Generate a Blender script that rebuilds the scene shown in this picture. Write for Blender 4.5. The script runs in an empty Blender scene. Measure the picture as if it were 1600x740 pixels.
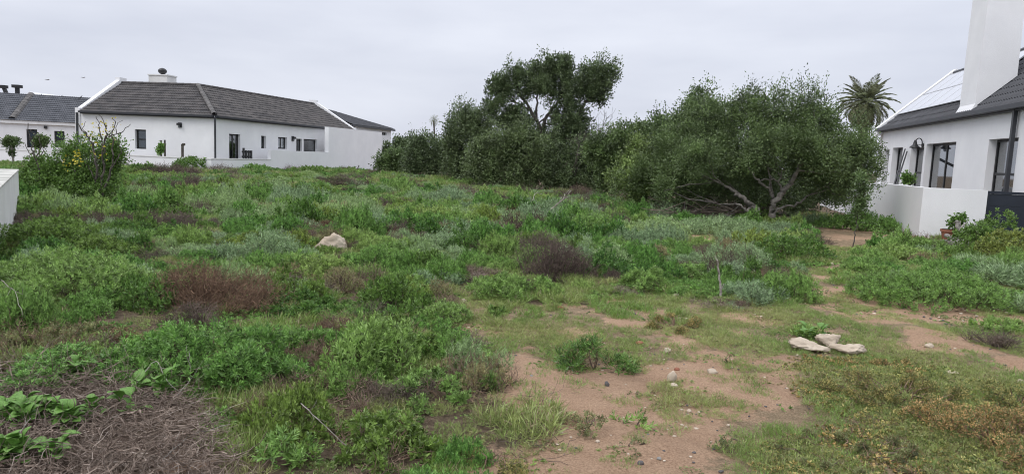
import bpy, bmesh, math, random
import numpy as np
from mathutils import Vector, Matrix, noise as mnoise
RS = np.random.RandomState(7)
random.seed(7)
SC = bpy.context.scene
COL = SC.collection
# ------------------------------------------------------------------ camera
FPX, EYE = 1080.0, 1.6
PITCH, ROLL = math.atan(124 / FPX), 0.041
CAMR = (Matrix.Rotation(math.pi / 2 - PITCH, 3, 'X') @ Matrix.Rotation(ROLL, 3, 'Z'))
cd = bpy.data.cameras.new('camera')
cam = bpy.data.objects.new('camera', cd)
COL.objects.link(cam)
cam.matrix_world = Matrix.Translation((0, 0, EYE)) @ CAMR.to_4x4()
cd.sensor_width = 36.0
cd.lens = 36.0 * FPX / 1600.0
cd.clip_start = 0.05
cd.clip_end = 3000
SC.camera = cam
# ------------------------------------------------------------------ sky
SUN_EL, SUN_AZ = math.radians(52), math.radians(232)      # azimuth clockwise from +Y (sun behind the camera, to the left)
W = bpy.data.worlds.new("World")
SC.world = W
W.use_nodes = True
nt = W.node_tree
nt.nodes.clear()
def N(tree, t, **kw):
    n = tree.nodes.new(t)
    for k, v in kw.items():
        if k.startswith('i_'):
            n.inputs[k[2:].replace('_', ' ')].default_value = v
        else:
            setattr(n, k, v)
    return n
sky = N(nt, 'ShaderNodeTexSky', sky_type='NISHITA', sun_disc=False)
sky.sun_elevation = SUN_EL
sky.sun_rotation = SUN_AZ
sky.air_density = 1.0; sky.dust_density = 3.0
tc = N(nt, 'ShaderNodeTexCoord')
sep = N(nt, 'ShaderNodeSeparateXYZ')
nt.links.new(tc.outputs['Generated'], sep.inputs[0])
mr = N(nt, 'ShaderNodeMapRange', interpolation_type='SMOOTHSTEP')
mr.inputs['From Min'].default_value = 0.12; mr.inputs['From Max'].default_value = 1.0
mr.inputs['To Min'].default_value = 0.0; mr.inputs['To Max'].default_value = 1.0
nt.links.new(sep.outputs['Z'], mr.inputs['Value'])
mp = N(nt, 'ShaderNodeMapping'); mp.inputs['Scale'].default_value = (1.3, 1.3, 5.5)
nt.links.new(tc.outputs['Generated'], mp.inputs[0])
cn = N(nt, 'ShaderNodeTexNoise'); cn.inputs['Scale'].default_value = 1.9; cn.inputs['Detail'].default_value = 5; cn.inputs['Roughness'].default_value = 0.5
nt.links.new(mp.outputs[0], cn.inputs['Vector'])
cr = N(nt, 'ShaderNodeValToRGB')
cr.color_ramp.elements[0].position = 0.33; cr.color_ramp.elements[0].color = (4.95, 5.2, 6.0, 1)
cr.color_ramp.elements[1].position = 0.66; cr.color_ramp.elements[1].color = (6.05, 6.28, 7.0, 1)
nt.links.new(cn.outputs['Fac'], cr.inputs[0])
zen = N(nt, 'ShaderNodeMix', data_type='RGBA', blend_type='MIX')
nt.links.new(mr.outputs[0], zen.inputs['Factor'])
nt.links.new(cr.outputs[0], zen.inputs[6]); zen.inputs[7].default_value = (12.0, 12.3, 13.2, 1)
mx = N(nt, 'ShaderNodeMix', data_type='RGBA'); mx.inputs['Factor'].default_value = 0.94
nt.links.new(sky.outputs[0], mx.inputs[6]); nt.links.new(zen.outputs[2], mx.inputs[7])
bg = N(nt, 'ShaderNodeBackground'); bg.inputs['Strength'].default_value = 0.1
nt.links.new(mx.outputs[2], bg.inputs[0])
wo = N(nt, 'ShaderNodeOutputWorld'); nt.links.new(bg.outputs[0], wo.inputs[0])
sl = bpy.data.lights.new('sun', 'SUN'); sl.energy = 1.0; sl.angle = math.radians(35); sl.color = (1.0, 0.97, 0.93)
sun = bpy.data.objects.new('sun', sl); COL.objects.link(sun)
sd = Vector((math.sin(SUN_AZ) * math.cos(SUN_EL), math.cos(SUN_AZ) * math.cos(SUN_EL), math.sin(SUN_EL)))
sun.rotation_euler = sd.to_track_quat('Z', 'Y').to_euler()
sun.location = (0, 0, 30)
SC.view_settings.view_transform = 'Standard'
try: SC.view_settings.look = 'None'
except Exception: pass
SC.view_settings.exposure = 0.47
SC.view_settings.gamma = 1.0
SC.cycles.filter_width = 1.05
SC.cycles.max_bounces = 6
SC.cycles.diffuse_bounces = 3
SC.cycles.transparent_max_bounces = 8
# ------------------------------------------------------------------ surveying: sight lines of the photograph -> places on the ground
RN = np.array(CAMR)
def hgt(x, y):
    x = np.asarray(x, float); y = np.asarray(y, float)
    t = np.clip((y - 14) / 26, 0, 1)
    base = 0.16 * t * t * (3 - 2 * t)
    near = 0.03 * np.sin(x * 0.9 + 1.3) * np.sin(y * 0.7 + .4) + 0.015 * np.sin(x * 2.3 + y * 1.7)
    left = 0.10 * np.clip((-x - 1.0) / 3, 0, 1) * np.clip((12 - y) / 6, 0, 1)
    return base + near * np.clip((y - 1) / 3, 0, 1) + left
def ray(px, py):
    return RN @ np.array([(px - 800) / FPX, (370 - py) / FPX, -1.0])
E0 = np.array([0, 0, EYE])
def at(px, py, dist):
    d = ray(px, py); return E0 + d * (dist / d[1])
def gp(px, py):
    z = 0.0
    d = ray(px, py)
    for _ in range(12):
        q = E0 + d * ((z - EYE) / min(d[2], -1e-3)); z = float(hgt(q[0], q[1]))
    return q
def proj(P):
    P = np.atleast_2d(P); q = (P - E0) @ RN
    w_ = np.where(q[:, 2] < -1e-3, -q[:, 2], 1e9)
    px = 800 + FPX * q[:, 0] / w_; py = 370 - FPX * q[:, 1] / w_
    px[q[:, 2] >= -1e-3] = -1e6
    return px, py
# ------------------------------------------------------------------ materials
def mat(name):
    m = bpy.data.materials.new(name); m.use_nodes = True; m.node_tree.nodes.clear(); return m
def out(m, sh, disp=None):
    o = N(m.node_tree, 'ShaderNodeOutputMaterial'); m.node_tree.links.new(sh, o.inputs[0])
def c4(c): return (c[0], c[1], c[2], 1)
def surf(name, c1, c2=None, scale=4.0, rough=0.8, bump=0.15, bscale=40.0, metallic=0.0, spec=0.3, streak=None):
    m = mat(name); t = m.node_tree; L = t.links.new
    b = N(t, 'ShaderNodeBsdfPrincipled'); b.inputs['Roughness'].default_value = rough; b.inputs['Metallic'].default_value = metallic
    b.inputs['Specular IOR Level'].default_value = spec
    co = N(t, 'ShaderNodeTexCoord')
    c2 = c2 or tuple(x * 0.85 for x in c1)
    n = N(t, 'ShaderNodeTexNoise'); n.inputs['Scale'].default_value = scale; n.inputs['Detail'].default_value = 6
    L(co.outputs['Object'], n.inputs['Vector'])
    r = N(t, 'ShaderNodeValToRGB'); r.color_ramp.elements[0].position = 0.35; r.color_ramp.elements[1].position = 0.68
    r.color_ramp.elements[0].color = c4(c2); r.color_ramp.elements[1].color = c4(c1)
    L(n.outputs['Fac'], r.inputs[0])
    col = r.outputs[0]
    if streak:      # rain streaks and dirt: long vertical stains
        mpp = N(t, 'ShaderNodeMapping'); mpp.inputs['Scale'].default_value = (1.3, 1.3, 0.45); L(co.outputs['Object'], mpp.inputs[0])
        n2 = N(t, 'ShaderNodeTexNoise'); n2.inputs['Scale'].default_value = 2.2; n2.inputs['Detail'].default_value = 7; L(mpp.outputs[0], n2.inputs['Vector'])
        r2 = N(t, 'ShaderNodeValToRGB'); r2.color_ramp.elements[0].position = 0.42; r2.color_ramp.elements[1].position = 0.6
        r2.color_ramp.elements[0].color = (1, 1, 1, 1); r2.color_ramp.elements[1].color = (0, 0, 0, 1)
        L(n2.outputs['Fac'], r2.inputs[0])
        mul = N(t, 'ShaderNodeMath', operation='MULTIPLY'); L(r2.outputs[0], mul.inputs[0]); mul.inputs[1].default_value = streak[1]
        mm = N(t, 'ShaderNodeMix', data_type='RGBA'); L(mul.outputs[0], mm.inputs['Factor']); L(col, mm.inputs[6]); mm.inputs[7].default_value = c4(streak[0])
        col = mm.outputs[2]
    L(col, b.inputs['Base Color'])
    n3 = N(t, 'ShaderNodeTexNoise'); n3.inputs['Scale'].default_value = bscale; n3.inputs['Detail'].default_value = 4; L(co.outputs['Object'], n3.inputs['Vector'])
    bp = N(t, 'ShaderNodeBump'); bp.inputs['Strength'].default_value = bump; bp.inputs['Distance'].default_value = 0.02
    L(n3.outputs['Fac'], bp.inputs['Height']); L(bp.outputs[0], b.inputs['Normal'])
    out(m, b.outputs[0]); return m
def leafmat(name, ca, cb, cc, trans=0.25, rough=0.42, dry=None, vs=16.0, va=0.95, spec=0.5):
    """per-leaf colour between ca and cb, per-plant shift to cc through the 'tint' property; a few leaves dry"""
    m = mat(name); t = m.node_tree; L = t.links.new
    g = N(t, 'ShaderNodeNewGeometry')
    r = N(t, 'ShaderNodeMix', data_type='RGBA'); L(g.outputs['Random Per Island'], r.inputs['Factor']); r.inputs[6].default_value = c4(ca); r.inputs[7].default_value = c4(cb)
    a = N(t, 'ShaderNodeAttribute', attribute_type='INSTANCER', attribute_name='tint')
    s = N(t, 'ShaderNodeMix', data_type='RGBA'); L(a.outputs['Fac'], s.inputs['Factor']); L(r.outputs[2], s.inputs[6]); s.inputs[7].default_value = c4(cc)
    n = N(t, 'ShaderNodeTexNoise'); n.inputs['Scale'].default_value = vs; n.inputs['Detail'].default_value = 2
    gp_ = N(t, 'ShaderNodeTexCoord'); L(gp_.outputs['Object'], n.inputs['Vector'])
    mr_ = N(t, 'ShaderNodeMapRange'); mr_.inputs['From Min'].default_value = .32; mr_.inputs['From Max'].default_value = .68; mr_.inputs['To Min'].default_value = 1 - va * .62; mr_.inputs['To Max'].default_value = 1 + va * .75; L(n.outputs['Fac'], mr_.inputs['Value'])  # random clump tone, also standing in for highlights and dark gaps
    sc_ = N(t, 'ShaderNodeVectorMath', operation='SCALE'); L(s.outputs[2], sc_.inputs[0]); L(mr_.outputs[0], sc_.inputs['Scale'])
    col = sc_.outputs[0]
    if dry:
        gt = N(t, 'ShaderNodeMath', operation='GREATER_THAN'); L(g.outputs['Random Per Island'], gt.inputs[0]); gt.inputs[1].default_value = 1 - dry[1]
        dm = N(t, 'ShaderNodeMix', data_type='RGBA'); L(gt.outputs[0], dm.inputs['Factor']); L(col, dm.inputs[6]); dm.inputs[7].default_value = c4(dry[0])
        col = dm.outputs[2]
    b = N(t, 'ShaderNodeBsdfPrincipled'); b.inputs['Roughness'].default_value = rough; b.inputs['Specular IOR Level'].default_value = spec
    L(col, b.inputs['Base Color'])
    tr = N(t, 'ShaderNodeBsdfTranslucent'); L(col, tr.inputs[0])
    ms = N(t, 'ShaderNodeMixShader'); ms.inputs[0].default_value = trans; L(b.outputs[0], ms.inputs[1]); L(tr.outputs[0], ms.inputs[2])
    out(m, ms.outputs[0]); return m
M = {}
M['plaster'] = surf('white_plaster', (0.84, 0.845, 0.86), (0.79, 0.795, 0.815), 1.2, 0.85, 0.25, 60, streak=((0.55, 0.55, 0.54), 0.06))
M['plaster_worn'] = surf('weathered_plaster', (0.76, 0.76, 0.75), (0.66, 0.66, 0.65), 1.0, 0.88, 0.4, 45, streak=((0.45, 0.45, 0.43), 0.16))
M['cap_grey'] = surf('stained_cement', (0.62, 0.61, 0.57), (0.36, 0.36, 0.33), 3.0, 0.9, 0.4, 50)
M['tile_brown'] = surf('weathered_roof_tile', (0.125, 0.116, 0.113), (0.06, 0.058, 0.06), 2.2, 0.75, 0.5, 30)
M['tile_grey'] = surf('grey_roof_tile', (0.12, 0.125, 0.14), (0.075, 0.08, 0.092), 2.0, 0.7, 0.4, 30)
M['tile_dark'] = surf('charcoal_roof_tile', (0.075, 0.078, 0.09), (0.045, 0.047, 0.055), 2.5, 0.5, 0.3, 25)
M['ridge_cap'] = surf('ridge_mortar', (0.16, 0.152, 0.148), (0.09, 0.087, 0.085), 3, 0.8, 0.4, 30)
M['charcoal'] = surf('charcoal_paint', (0.035, 0.038, 0.045), (0.028, 0.03, 0.036), 3, 0.45, 0.05, 30, spec=0.5)
M['black_metal'] = surf('black_metal', (0.018, 0.019, 0.021), (0.012, 0.012, 0.014), 5, 0.45, 0.05, 30, spec=0.5)
M['gate'] = surf('navy_gate_paint', (0.022, 0.028, 0.042), (0.016, 0.021, 0.032), 2, 0.5, 0.05, 30, spec=0.4)
M['white_trim'] = surf('white_trim', (0.8, 0.8, 0.8), (0.7, 0.7, 0.7), 2, 0.6, 0.05, 30)
M['blind'] = surf('pale_blind', (0.36, 0.38, 0.41), (0.30, 0.32, 0.35), 2, 0.7, 0.05, 30)
M['curtain'] = surf('grey_curtain', (0.52, 0.53, 0.56), (0.42, 0.43, 0.46), 3, 0.9, 0.1, 30)
M['room_shade'] = surf('unlit_room_shade', (0.05, 0.05, 0.055), (0.03, 0.03, 0.035), 2, 0.9, 0.0, 10)  # near-black colour carrying the shade of an unlit room
M['bark'] = surf('grey_bark', (0.33, 0.305, 0.27), (0.14, 0.125, 0.11), 9, 0.9, 0.9, 35)
M['bark_dark'] = surf('dark_bark', (0.12, 0.105, 0.09), (0.055, 0.048, 0.042), 9, 0.9, 0.9, 35)
M['deadwood'] = surf('bleached_wood', (0.42, 0.38, 0.34), (0.24, 0.21, 0.19), 12, 0.85, 0.6, 40)
M['driftwood'] = surf('silver_driftwood', (0.42, 0.39, 0.36), (0.17, 0.155, 0.15), 10, 0.85, 0.7, 40)
M['limestone'] = surf('cream_limestone', (0.60, 0.52, 0.42), (0.38, 0.31, 0.24), 5.0, 0.9, 1.0, 18)
M['greystone'] = surf('grey_stone', (0.32, 0.32, 0.31), (0.2, 0.2, 0.19), 6, 0.9, 0.9, 22)
M['darkstone'] = surf('dark_pebble', (0.14, 0.13, 0.13), (0.09, 0.085, 0.085), 6, 0.9, 0.5, 22)
M['terracotta'] = surf('terracotta', (0.33, 0.14, 0.09), (0.22, 0.09, 0.06), 5, 0.85, 0.3, 30)
M['brownstem'] = surf('brown_twig', (0.17, 0.125, 0.095), (0.09, 0.065, 0.05), 8, 0.9, 0.2, 30)
M['alu'] = surf('aluminium', (0.62, 0.63, 0.66), (0.55, 0.56, 0.59), 3, 0.5, 0.02, 30)
M['gull'] = surf('gull_feather', (0.5, 0.5, 0.52), (0.2, 0.2, 0.22), 9, 0.8, 0.1, 30)
M['darkbird'] = surf('dark_feather', (0.05, 0.05, 0.055), (0.03, 0.03, 0.03), 9, 0.8, 0.1, 30)
def glassy(name, tint, refl=0.0):
    m = mat(name); t = m.node_tree; L = t.links.new
    tr = N(t, 'ShaderNodeBsdfTransparent'); tr.inputs[0].default_value = c4(tint)
    gl = N(t, 'ShaderNodeBsdfGlossy'); gl.inputs['Roughness'].default_value = 0.03
    fr = N(t, 'ShaderNodeLayerWeight'); fr.inputs['Blend'].default_value = .25
    ms = N(t, 'ShaderNodeMixShader'); L(fr.outputs[1], ms.inputs[0]); L(tr.outputs[0], ms.inputs[1]); L(gl.outputs[0], ms.inputs[2])
    out(m, ms.outputs[0]); return m
M['glass'] = glassy('window_glass', (0.55, 0.6, 0.63))
def panelmat():
    m = mat('solar_glass'); t = m.node_tree; L = t.links.new
    b = N(t, 'ShaderNodeBsdfPrincipled'); b.inputs['Base Color'].default_value = (0.66, 0.67, 0.71, 1); b.inputs['Roughness'].default_value = 0.22; b.inputs['Metallic'].default_value = .85
    b.inputs['Specular IOR Level'].default_value = 1.0; b.inputs['IOR'].default_value = 2.0
    b.inputs['Coat Weight'].default_value = 1.0; b.inputs['Coat Roughness'].default_value = 0.05; b.inputs['Coat IOR'].default_value = 2.0
    out(m, b.outputs[0]); return m
M['solar'] = panelmat()
# twigs with per-twig colour
TW = dict(trans=0.0, rough=0.9, spec=0.2, vs=9, va=.5)
M['twig_rust'] = leafmat('rusty_dead_twig', (0.25, 0.155, 0.10), (0.09, 0.058, 0.042), (0.19, 0.145, 0.115), **TW)
M['twig_plum'] = leafmat('plum_brown_twig', (0.135, 0.098, 0.082), (0.065, 0.048, 0.042), (0.15, 0.125, 0.10), **TW)
M['twig_pale'] = leafmat('pale_dead_stem', (0.36, 0.30, 0.25), (0.055, 0.04, 0.033), (0.16, 0.11, 0.085), **TW)
M['twig_stem'] = leafmat('bleached_curling_stem', (0.42, 0.36, 0.31), (0.16, 0.125, 0.105), (0.3, 0.25, 0.2), **TW)
M['lf_green'] = leafmat('bright_scrub_leaf', (0.205, 0.375, 0.09), (0.08, 0.19, 0.04), (0.29, 0.39, 0.12))
M['lf_deep'] = leafmat('deep_scrub_leaf', (0.135, 0.255, 0.055), (0.05, 0.13, 0.028), (0.22, 0.29, 0.065))
M['lf_teal'] = leafmat('blue_grey_scrub_leaf', (0.32, 0.43, 0.24), (0.12, 0.19, 0.09), (0.28, 0.39, 0.15))
M['lf_grass'] = leafmat('short_grass_blade', (0.23, 0.35, 0.08), (0.13, 0.23, 0.05), (0.32, 0.35, 0.13), dry=((0.34, 0.28, 0.17), 0.10), va=.5)
M['lf_rust'] = leafmat('rusty_low_scrub', (0.48, 0.31, 0.14), (0.26, 0.19, 0.075), (0.24, 0.30, 0.09), dry=((0.12, 0.17, 0.05), 0.35))
M['lf_olive'] = leafmat('olive_mat_leaf', (0.23, 0.28, 0.11), (0.12, 0.165, 0.065), (0.29, 0.25, 0.13), dry=((0.24, 0.15, 0.08), 0.12))
M['lf_broad'] = leafmat('broad_fleshy_leaf', (0.22, 0.39, 0.08), (0.11, 0.24, 0.05), (0.15, 0.30, 0.06), 0.3, 0.5, va=.5)
TR = dict(vs=2.2, va=.85, trans=.16)
M['lf_tree'] = leafmat('acacia_leaf', (0.108, 0.162, 0.058), (0.042, 0.078, 0.032), (0.185, 0.25, 0.078), **TR)
M['lf_tree_dark'] = leafmat('dark_evergreen_leaf', (0.115, 0.158, 0.072), (0.05, 0.08, 0.042), (0.17, 0.225, 0.08), **TR)
M['lf_lime'] = leafmat('young_acacia_leaf', (0.19, 0.265, 0.08), (0.10, 0.16, 0.05), (0.23, 0.29, 0.09), **TR)
M['lf_yellow'] = leafmat('yellow_green_leaf', (0.26, 0.31, 0.07), (0.14, 0.20, 0.05), (0.27, 0.29, 0.08))
M['flower'] = leafmat('yellow_flower', (0.62, 0.50, 0.04), (0.45, 0.38, 0.04), (0.5, 0.45, 0.05), 0.2)
M['frond'] = leafmat('palm_leaflet', (0.20, 0.235, 0.11), (0.10, 0.13, 0.065), (0.18, 0.18, 0.10), **TR)
# ------------------------------------------------------------------ mesh helpers
def mesh_from(name, V, Q, mats, midx=None, T=None, smooth=False):
    """V (n,3), Q quads (m,4), T triangles (k,3)"""
    me = bpy.data.meshes.new(name)
    V = np.asarray(V, np.float32); Q = np.asarray(Q, np.int32).reshape(-1, 4)
    T = np.zeros((0, 3), np.int32) if T is None else np.asarray(T, np.int32).reshape(-1, 3)
    me.vertices.add(len(V)); me.vertices.foreach_set('co', V.ravel())
    nq, ntr = len(Q), len(T)
    me.loops.add(nq * 4 + ntr * 3)
    me.loops.foreach_set('vertex_index', np.concatenate([Q.ravel(), T.ravel()]).astype(np.int32))
    me.polygons.add(nq + ntr)
    ls = np.concatenate([np.arange(nq) * 4, nq * 4 + np.arange(ntr) * 3]).astype(np.int32)
    me.polygons.foreach_set('loop_start', ls)
    for m_ in (mats if isinstance(mats, (list, tuple)) else [mats]): me.materials.append(m_)
    if midx is not None: me.polygons.foreach_set('material_index', np.asarray(midx, np.int32))
    me.polygons.foreach_set('use_smooth', np.full(nq + ntr, bool(smooth)))
    me.update(calc_edges=True)
    return me
class MB:
    def __init__(s): s.V = []; s.Q = []; s.T = []; s.n = 0
    def add(s, V, Q=None, T=None):
        V = np.asarray(V, float).reshape(-1, 3)
        s.V.append(V)
        if Q is not None and len(Q): s.Q.append(np.asarray(Q, int).reshape(-1, 4) + s.n)
        if T is not None and len(T): s.T.append(np.asarray(T, int).reshape(-1, 3) + s.n)
        s.n += len(V); return s
    def box(s, o, a, b, c):
        """parallelepiped from corner o along edge vectors a,b,c"""
        o, a, b, c = (np.asarray(x, float) for x in (o, a, b, c))
        V = [o, o + a, o + a + b, o + b, o + c, o + a + c, o + a + b + c, o + b + c]
        return s.add(V, [[0, 3, 2, 1], [4, 5, 6, 7], [0, 1, 5, 4], [1, 2, 6, 5], [2, 3, 7, 6], [3, 0, 4, 7]])
    def quad(s, *p): return s.add(p, [[0, 1, 2, 3]])
    def tube(s, P, R, k=8, caps=True):
        P = np.asarray(P, float); R = np.broadcast_to(np.asarray(R, float), (len(P),))
        d = np.gradient(P, axis=0); d /= np.linalg.norm(d, axis=1)[:, None] + 1e-9
        up = np.array([0.13, 0.21, 0.97]); up = up if abs(d[0] @ up) < .9 else np.array([1., 0, 0])
        V = []
        for i in range(len(P)):
            x = np.cross(d[i], up); x /= np.linalg.norm(x) + 1e-9; y = np.cross(d[i], x); up = np.cross(x, d[i]) if False else up
            an = np.arange(k) * 2 * math.pi / k
            V.append(P[i] + R[i] * (np.cos(an)[:, None] * x + np.sin(an)[:, None] * y))
        V = np.concatenate(V)
        Q = [[i * k + j, i * k + (j + 1) % k, (i + 1) * k + (j + 1) % k, (i + 1) * k + j] for i in range(len(P) - 1) for j in range(k)]
        T = []
        if caps:
            n = len(V); V = np.vstack([V, P[0], P[-1]])
            T = [[n, (j + 1) % k, j] for j in range(k)] + [[n + 1, (len(P) - 1) * k + j, (len(P) - 1) * k + (j + 1) % k] for j in range(k)]
        return s.add(V, Q, T)
    def data(s, name, m, origin=(0, 0, 0), smooth=False):
        V = np.concatenate(s.V) - np.asarray(origin, float)
        Q = np.concatenate(s.Q) if s.Q else np.zeros((0, 4), int); T = np.concatenate(s.T) if s.T else None
        return mesh_from(name, V, Q, m, T=T, smooth=smooth)
    def build(s, name, m, parent=None, origin=None, smooth=False):
        o0 = np.array(wloc(parent)) if parent is not None else np.zeros(3)
        if origin is None: origin = o0
        ob = bpy.data.objects.new(name, s.data(name, m, origin, smooth)); COL.objects.link(ob)
        ob.location = np.asarray(origin, float) - o0
        if parent is not None: ob.parent = parent
        return ob
def wloc(o):
    v = Vector((0, 0, 0))
    while o is not None: v += o.location; o = o.parent
    return v
def tag(o, label=None, cat=None, group=None, kind=None, tint=None):
    if label: o['label'] = label
    if cat: o['category'] = cat
    if group: o['group'] = group
    if kind: o['kind'] = kind
    if tint is not None: o['tint'] = float(tint)
    return o
def thing(name, loc, label, cat, group=None):
    o = bpy.data.objects.new(name, None); COL.objects.link(o); o.location = tuple(float(v) for v in loc); o.empty_display_size = .2
    return tag(o, label, cat, group)
def link(name, me, parent=None, loc=(0, 0, 0), rot=(0, 0, 0), scl=(1, 1, 1), tint=None):
    o = bpy.data.objects.new(name, me); COL.objects.link(o)
    o.location = tuple(float(v) for v in loc); o.rotation_euler = rot; o.scale = scl
    if parent is not None: o.parent = parent
    if tint is not None: o['tint'] = float(tint)
    return o
def unit(v): return v / (np.linalg.norm(v, axis=-1, keepdims=True) + 1e-9)
def rdir(n, zb=0.0):
    v = RS.randn(n, 3); v = unit(v); v[:, 2] += zb; return unit(v)
def leafquads(P, D, Lh, Wd, up=0.15):
    """rhombic leaves with a slightly arched blade; returns V,Q"""
    n = len(P); Lh = np.broadcast_to(Lh, (n,))[:, None]; Wd = np.broadcast_to(Wd, (n,))[:, None]
    S = unit(np.cross(D, unit(RS.randn(n, 3)) + 1e-3)); Nn = np.cross(S, D)
    mid = P + D * Lh * 0.55 + Nn * Lh * up
    V = np.empty((n, 4, 3)); V[:, 0] = P; V[:, 1] = mid - S * Wd / 2; V[:, 2] = P + D * Lh; V[:, 3] = mid + S * Wd / 2
    return V.reshape(-1, 3), np.arange(n * 4).reshape(-1, 4)
def prisms(A, B, ra, rb):
    """three-sided tapered sticks between A and B"""
    n = len(A); d = unit(B - A); x = unit(np.cross(d, np.array([0.3, 0.2, 0.93]) + 0 * d)); y = np.cross(d, x)
    ra = np.broadcast_to(ra, (n,))[:, None]; rb = np.broadcast_to(rb, (n,))[:, None]
    V = np.empty((n, 6, 3))
    for k in range(3):
        a = k * 2.0944; o = math.cos(a) * x + math.sin(a) * y
        V[:, k] = A + o * ra; V[:, 3 + k] = B + o * rb
    q = np.array([[0, 1, 4, 3], [1, 2, 5, 4], [2, 0, 3, 5]])
    return V.reshape(-1, 3), (np.arange(n)[:, None, None] * 6 + q[None]).reshape(-1, 4)
def chains(P, D, L, r, seg=3, bend=0.5, grav=0.0):
    """curving sticks: every step bends; returns MB pieces and the tips"""
    V = []; Q = []; n0 = 0; A = P.copy(); d = D.copy(); tips = []
    L = np.broadcast_to(L, (len(P),)); r = np.broadcast_to(r, (len(P),))
    for i in range(seg):
        B = A + d * (L / seg)[:, None]
        v, q = prisms(A, B, r * (1 - i / seg * .6), r * (1 - (i + 1) / seg * .6)); V.append(v); Q.append(q + n0); n0 += len(v)
        A = B; d = unit(d + RS.randn(*d.shape) * bend + np.array([0, 0, grav])); tips.append(B)
    return np.concatenate(V), np.concatenate(Q), A, d
# ------------------------------------------------------------------ ground
def inpoly(px, py, poly):
    px = np.asarray(px, float); py = np.asarray(py, float); ins = np.zeros(px.shape, bool); n = len(poly)
    for i in range(n):
        x1, y1 = poly[i]; x2, y2 = poly[(i + 1) % n]
        c = ((y1 > py) != (y2 > py)); xx = (x2 - x1) * (py - y1) / ((y2 - y1) if y2 != y1 else 1e-9) + x1
        ins ^= (c & (px < xx))
    return ins
# the clearing (no shrubs), seen in plan through the sight lines of its edge
OPEN = [(850, 900), (880, 740), (850, 690), (825, 640), (800, 605), (765, 560), (715, 520), (700, 470), (740, 452), (800, 475), (930, 478), (960, 465), (1060, 468), (1120, 480), (1235, 478),
        (1240, 432), (1295, 405), (1262, 372), (1290, 352), (1400, 352), (1385, 385), (1310, 408), (1330, 445), (1400, 480), (1568, 478), (1575, 455), (1540, 430), (1620, 470), (2300, 560), (2300, 1500), (700, 1500)]
SAND = [(960, 650, 210, 95, .88), (900, 570, 140, 45, .72), (1080, 560, 120, 40, .7), (1150, 620, 90, 60, .8), (960, 740, 200, 60, 1.), (1270, 455, 70, 16, .85), (1340, 470, 80, 16, .85), (1450, 492, 130, 14, 1.0), (1560, 500, 90, 16, .9), (1545, 440, 50, 16, .8), (1330, 430, 50, 12, .6),
        (1500, 540, 110, 14, .75), (1600, 575, 60, 20, .9), (1200, 560, 60, 30, .5), (985, 370, 45, 8, 1.), (1115, 374, 40, 8, 1.), (1350, 368, 70, 12, .55), (1290, 395, 50, 10, .6), (940, 478, 60, 12, .6), (1010, 500, 60, 12, .7), (850, 478, 45, 8, .5),
        (448, 300, 16, 5, 1.), (410, 375, 45, 8, .6), (655, 378, 25, 8, .6), (750, 520, 50, 14, .6), (840, 345, 40, 8, .4), (860, 385, 60, 10, .25), (285, 715, 40, 22, .9), (1460, 520, 40, 8, .5), (1290, 520, 40, 10, .3), (1420, 380, 40, 8, .6), (1480, 415, 80, 8, .6), (1190, 500, 90, 8, .55), (820, 760, 60, 30, 1.0), (1200, 700, 60, 25, .5), (1100, 690, 60, 30, .7)]
def sandmask(px, py):
    s = np.zeros(px.shape)
    for cx, cy, rx, ry, k in SAND:
        d = ((px - cx) / rx) ** 2 + ((py - cy) / ry) ** 2
        s = np.maximum(s, k * np.clip(1.35 - d * 0.8, 0, 1))
    return s
def axis(parts):
    v = []
    for a, b, st in parts: v += list(np.arange(a, b, st))
    return np.array(v + [parts[-1][1]])
gx = axis([(-600, -100, 50), (-100, -30, 7), (-30, -12, 1), (-12, 12, .1), (12, 30, 1), (30, 100, 7), (100, 600, 50)])
gy = axis([(-80, -10, 10), (-10, 2, 1), (2, 20, .1), (20, 60, 1), (60, 160, 10), (160, 900, 60)])
GX, GY = np.meshgrid(gx, gy); fx, fy = GX.ravel(), GY.ravel()
rough = np.array([mnoise.fractal((x * 1.1, y * 1.1, 0), 1.0, 2.0, 4) if abs(x) < 12 and 2 < y < 20 else 0 for x, y in zip(fx, fy)])
fz = hgt(fx, fy)
ppx, ppy = proj(np.stack([fx, fy, fz], 1))
sm = sandmask(ppx, ppy)
near = (fy > 1.5) & (fy < 40)
sm = np.where(near & (ppy > 0), sm, 0.15)
opn = inpoly(ppx, ppy, OPEN) & near
bare = np.clip(sm + rough * .95 * (sm > .04), 0, 1)
gz = fz + np.where(near, rough * 0.032, 0)
nx, ny = len(gx), len(gy)
ii = (np.arange(ny - 1)[:, None] * nx + np.arange(nx - 1)[None]).ravel()
gme = mesh_from('ground', np.stack([fx, fy, gz], 1), np.stack([ii, ii + 1, ii + 1 + nx, ii + nx], 1), [], smooth=True)
for an, arr in (('bare', bare), ('open', np.where(opn, 1.0, 0.0))):
    a = gme.attributes.new(an, 'FLOAT', 'POINT'); a.data.foreach_set('value', arr.astype(np.float32))
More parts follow.
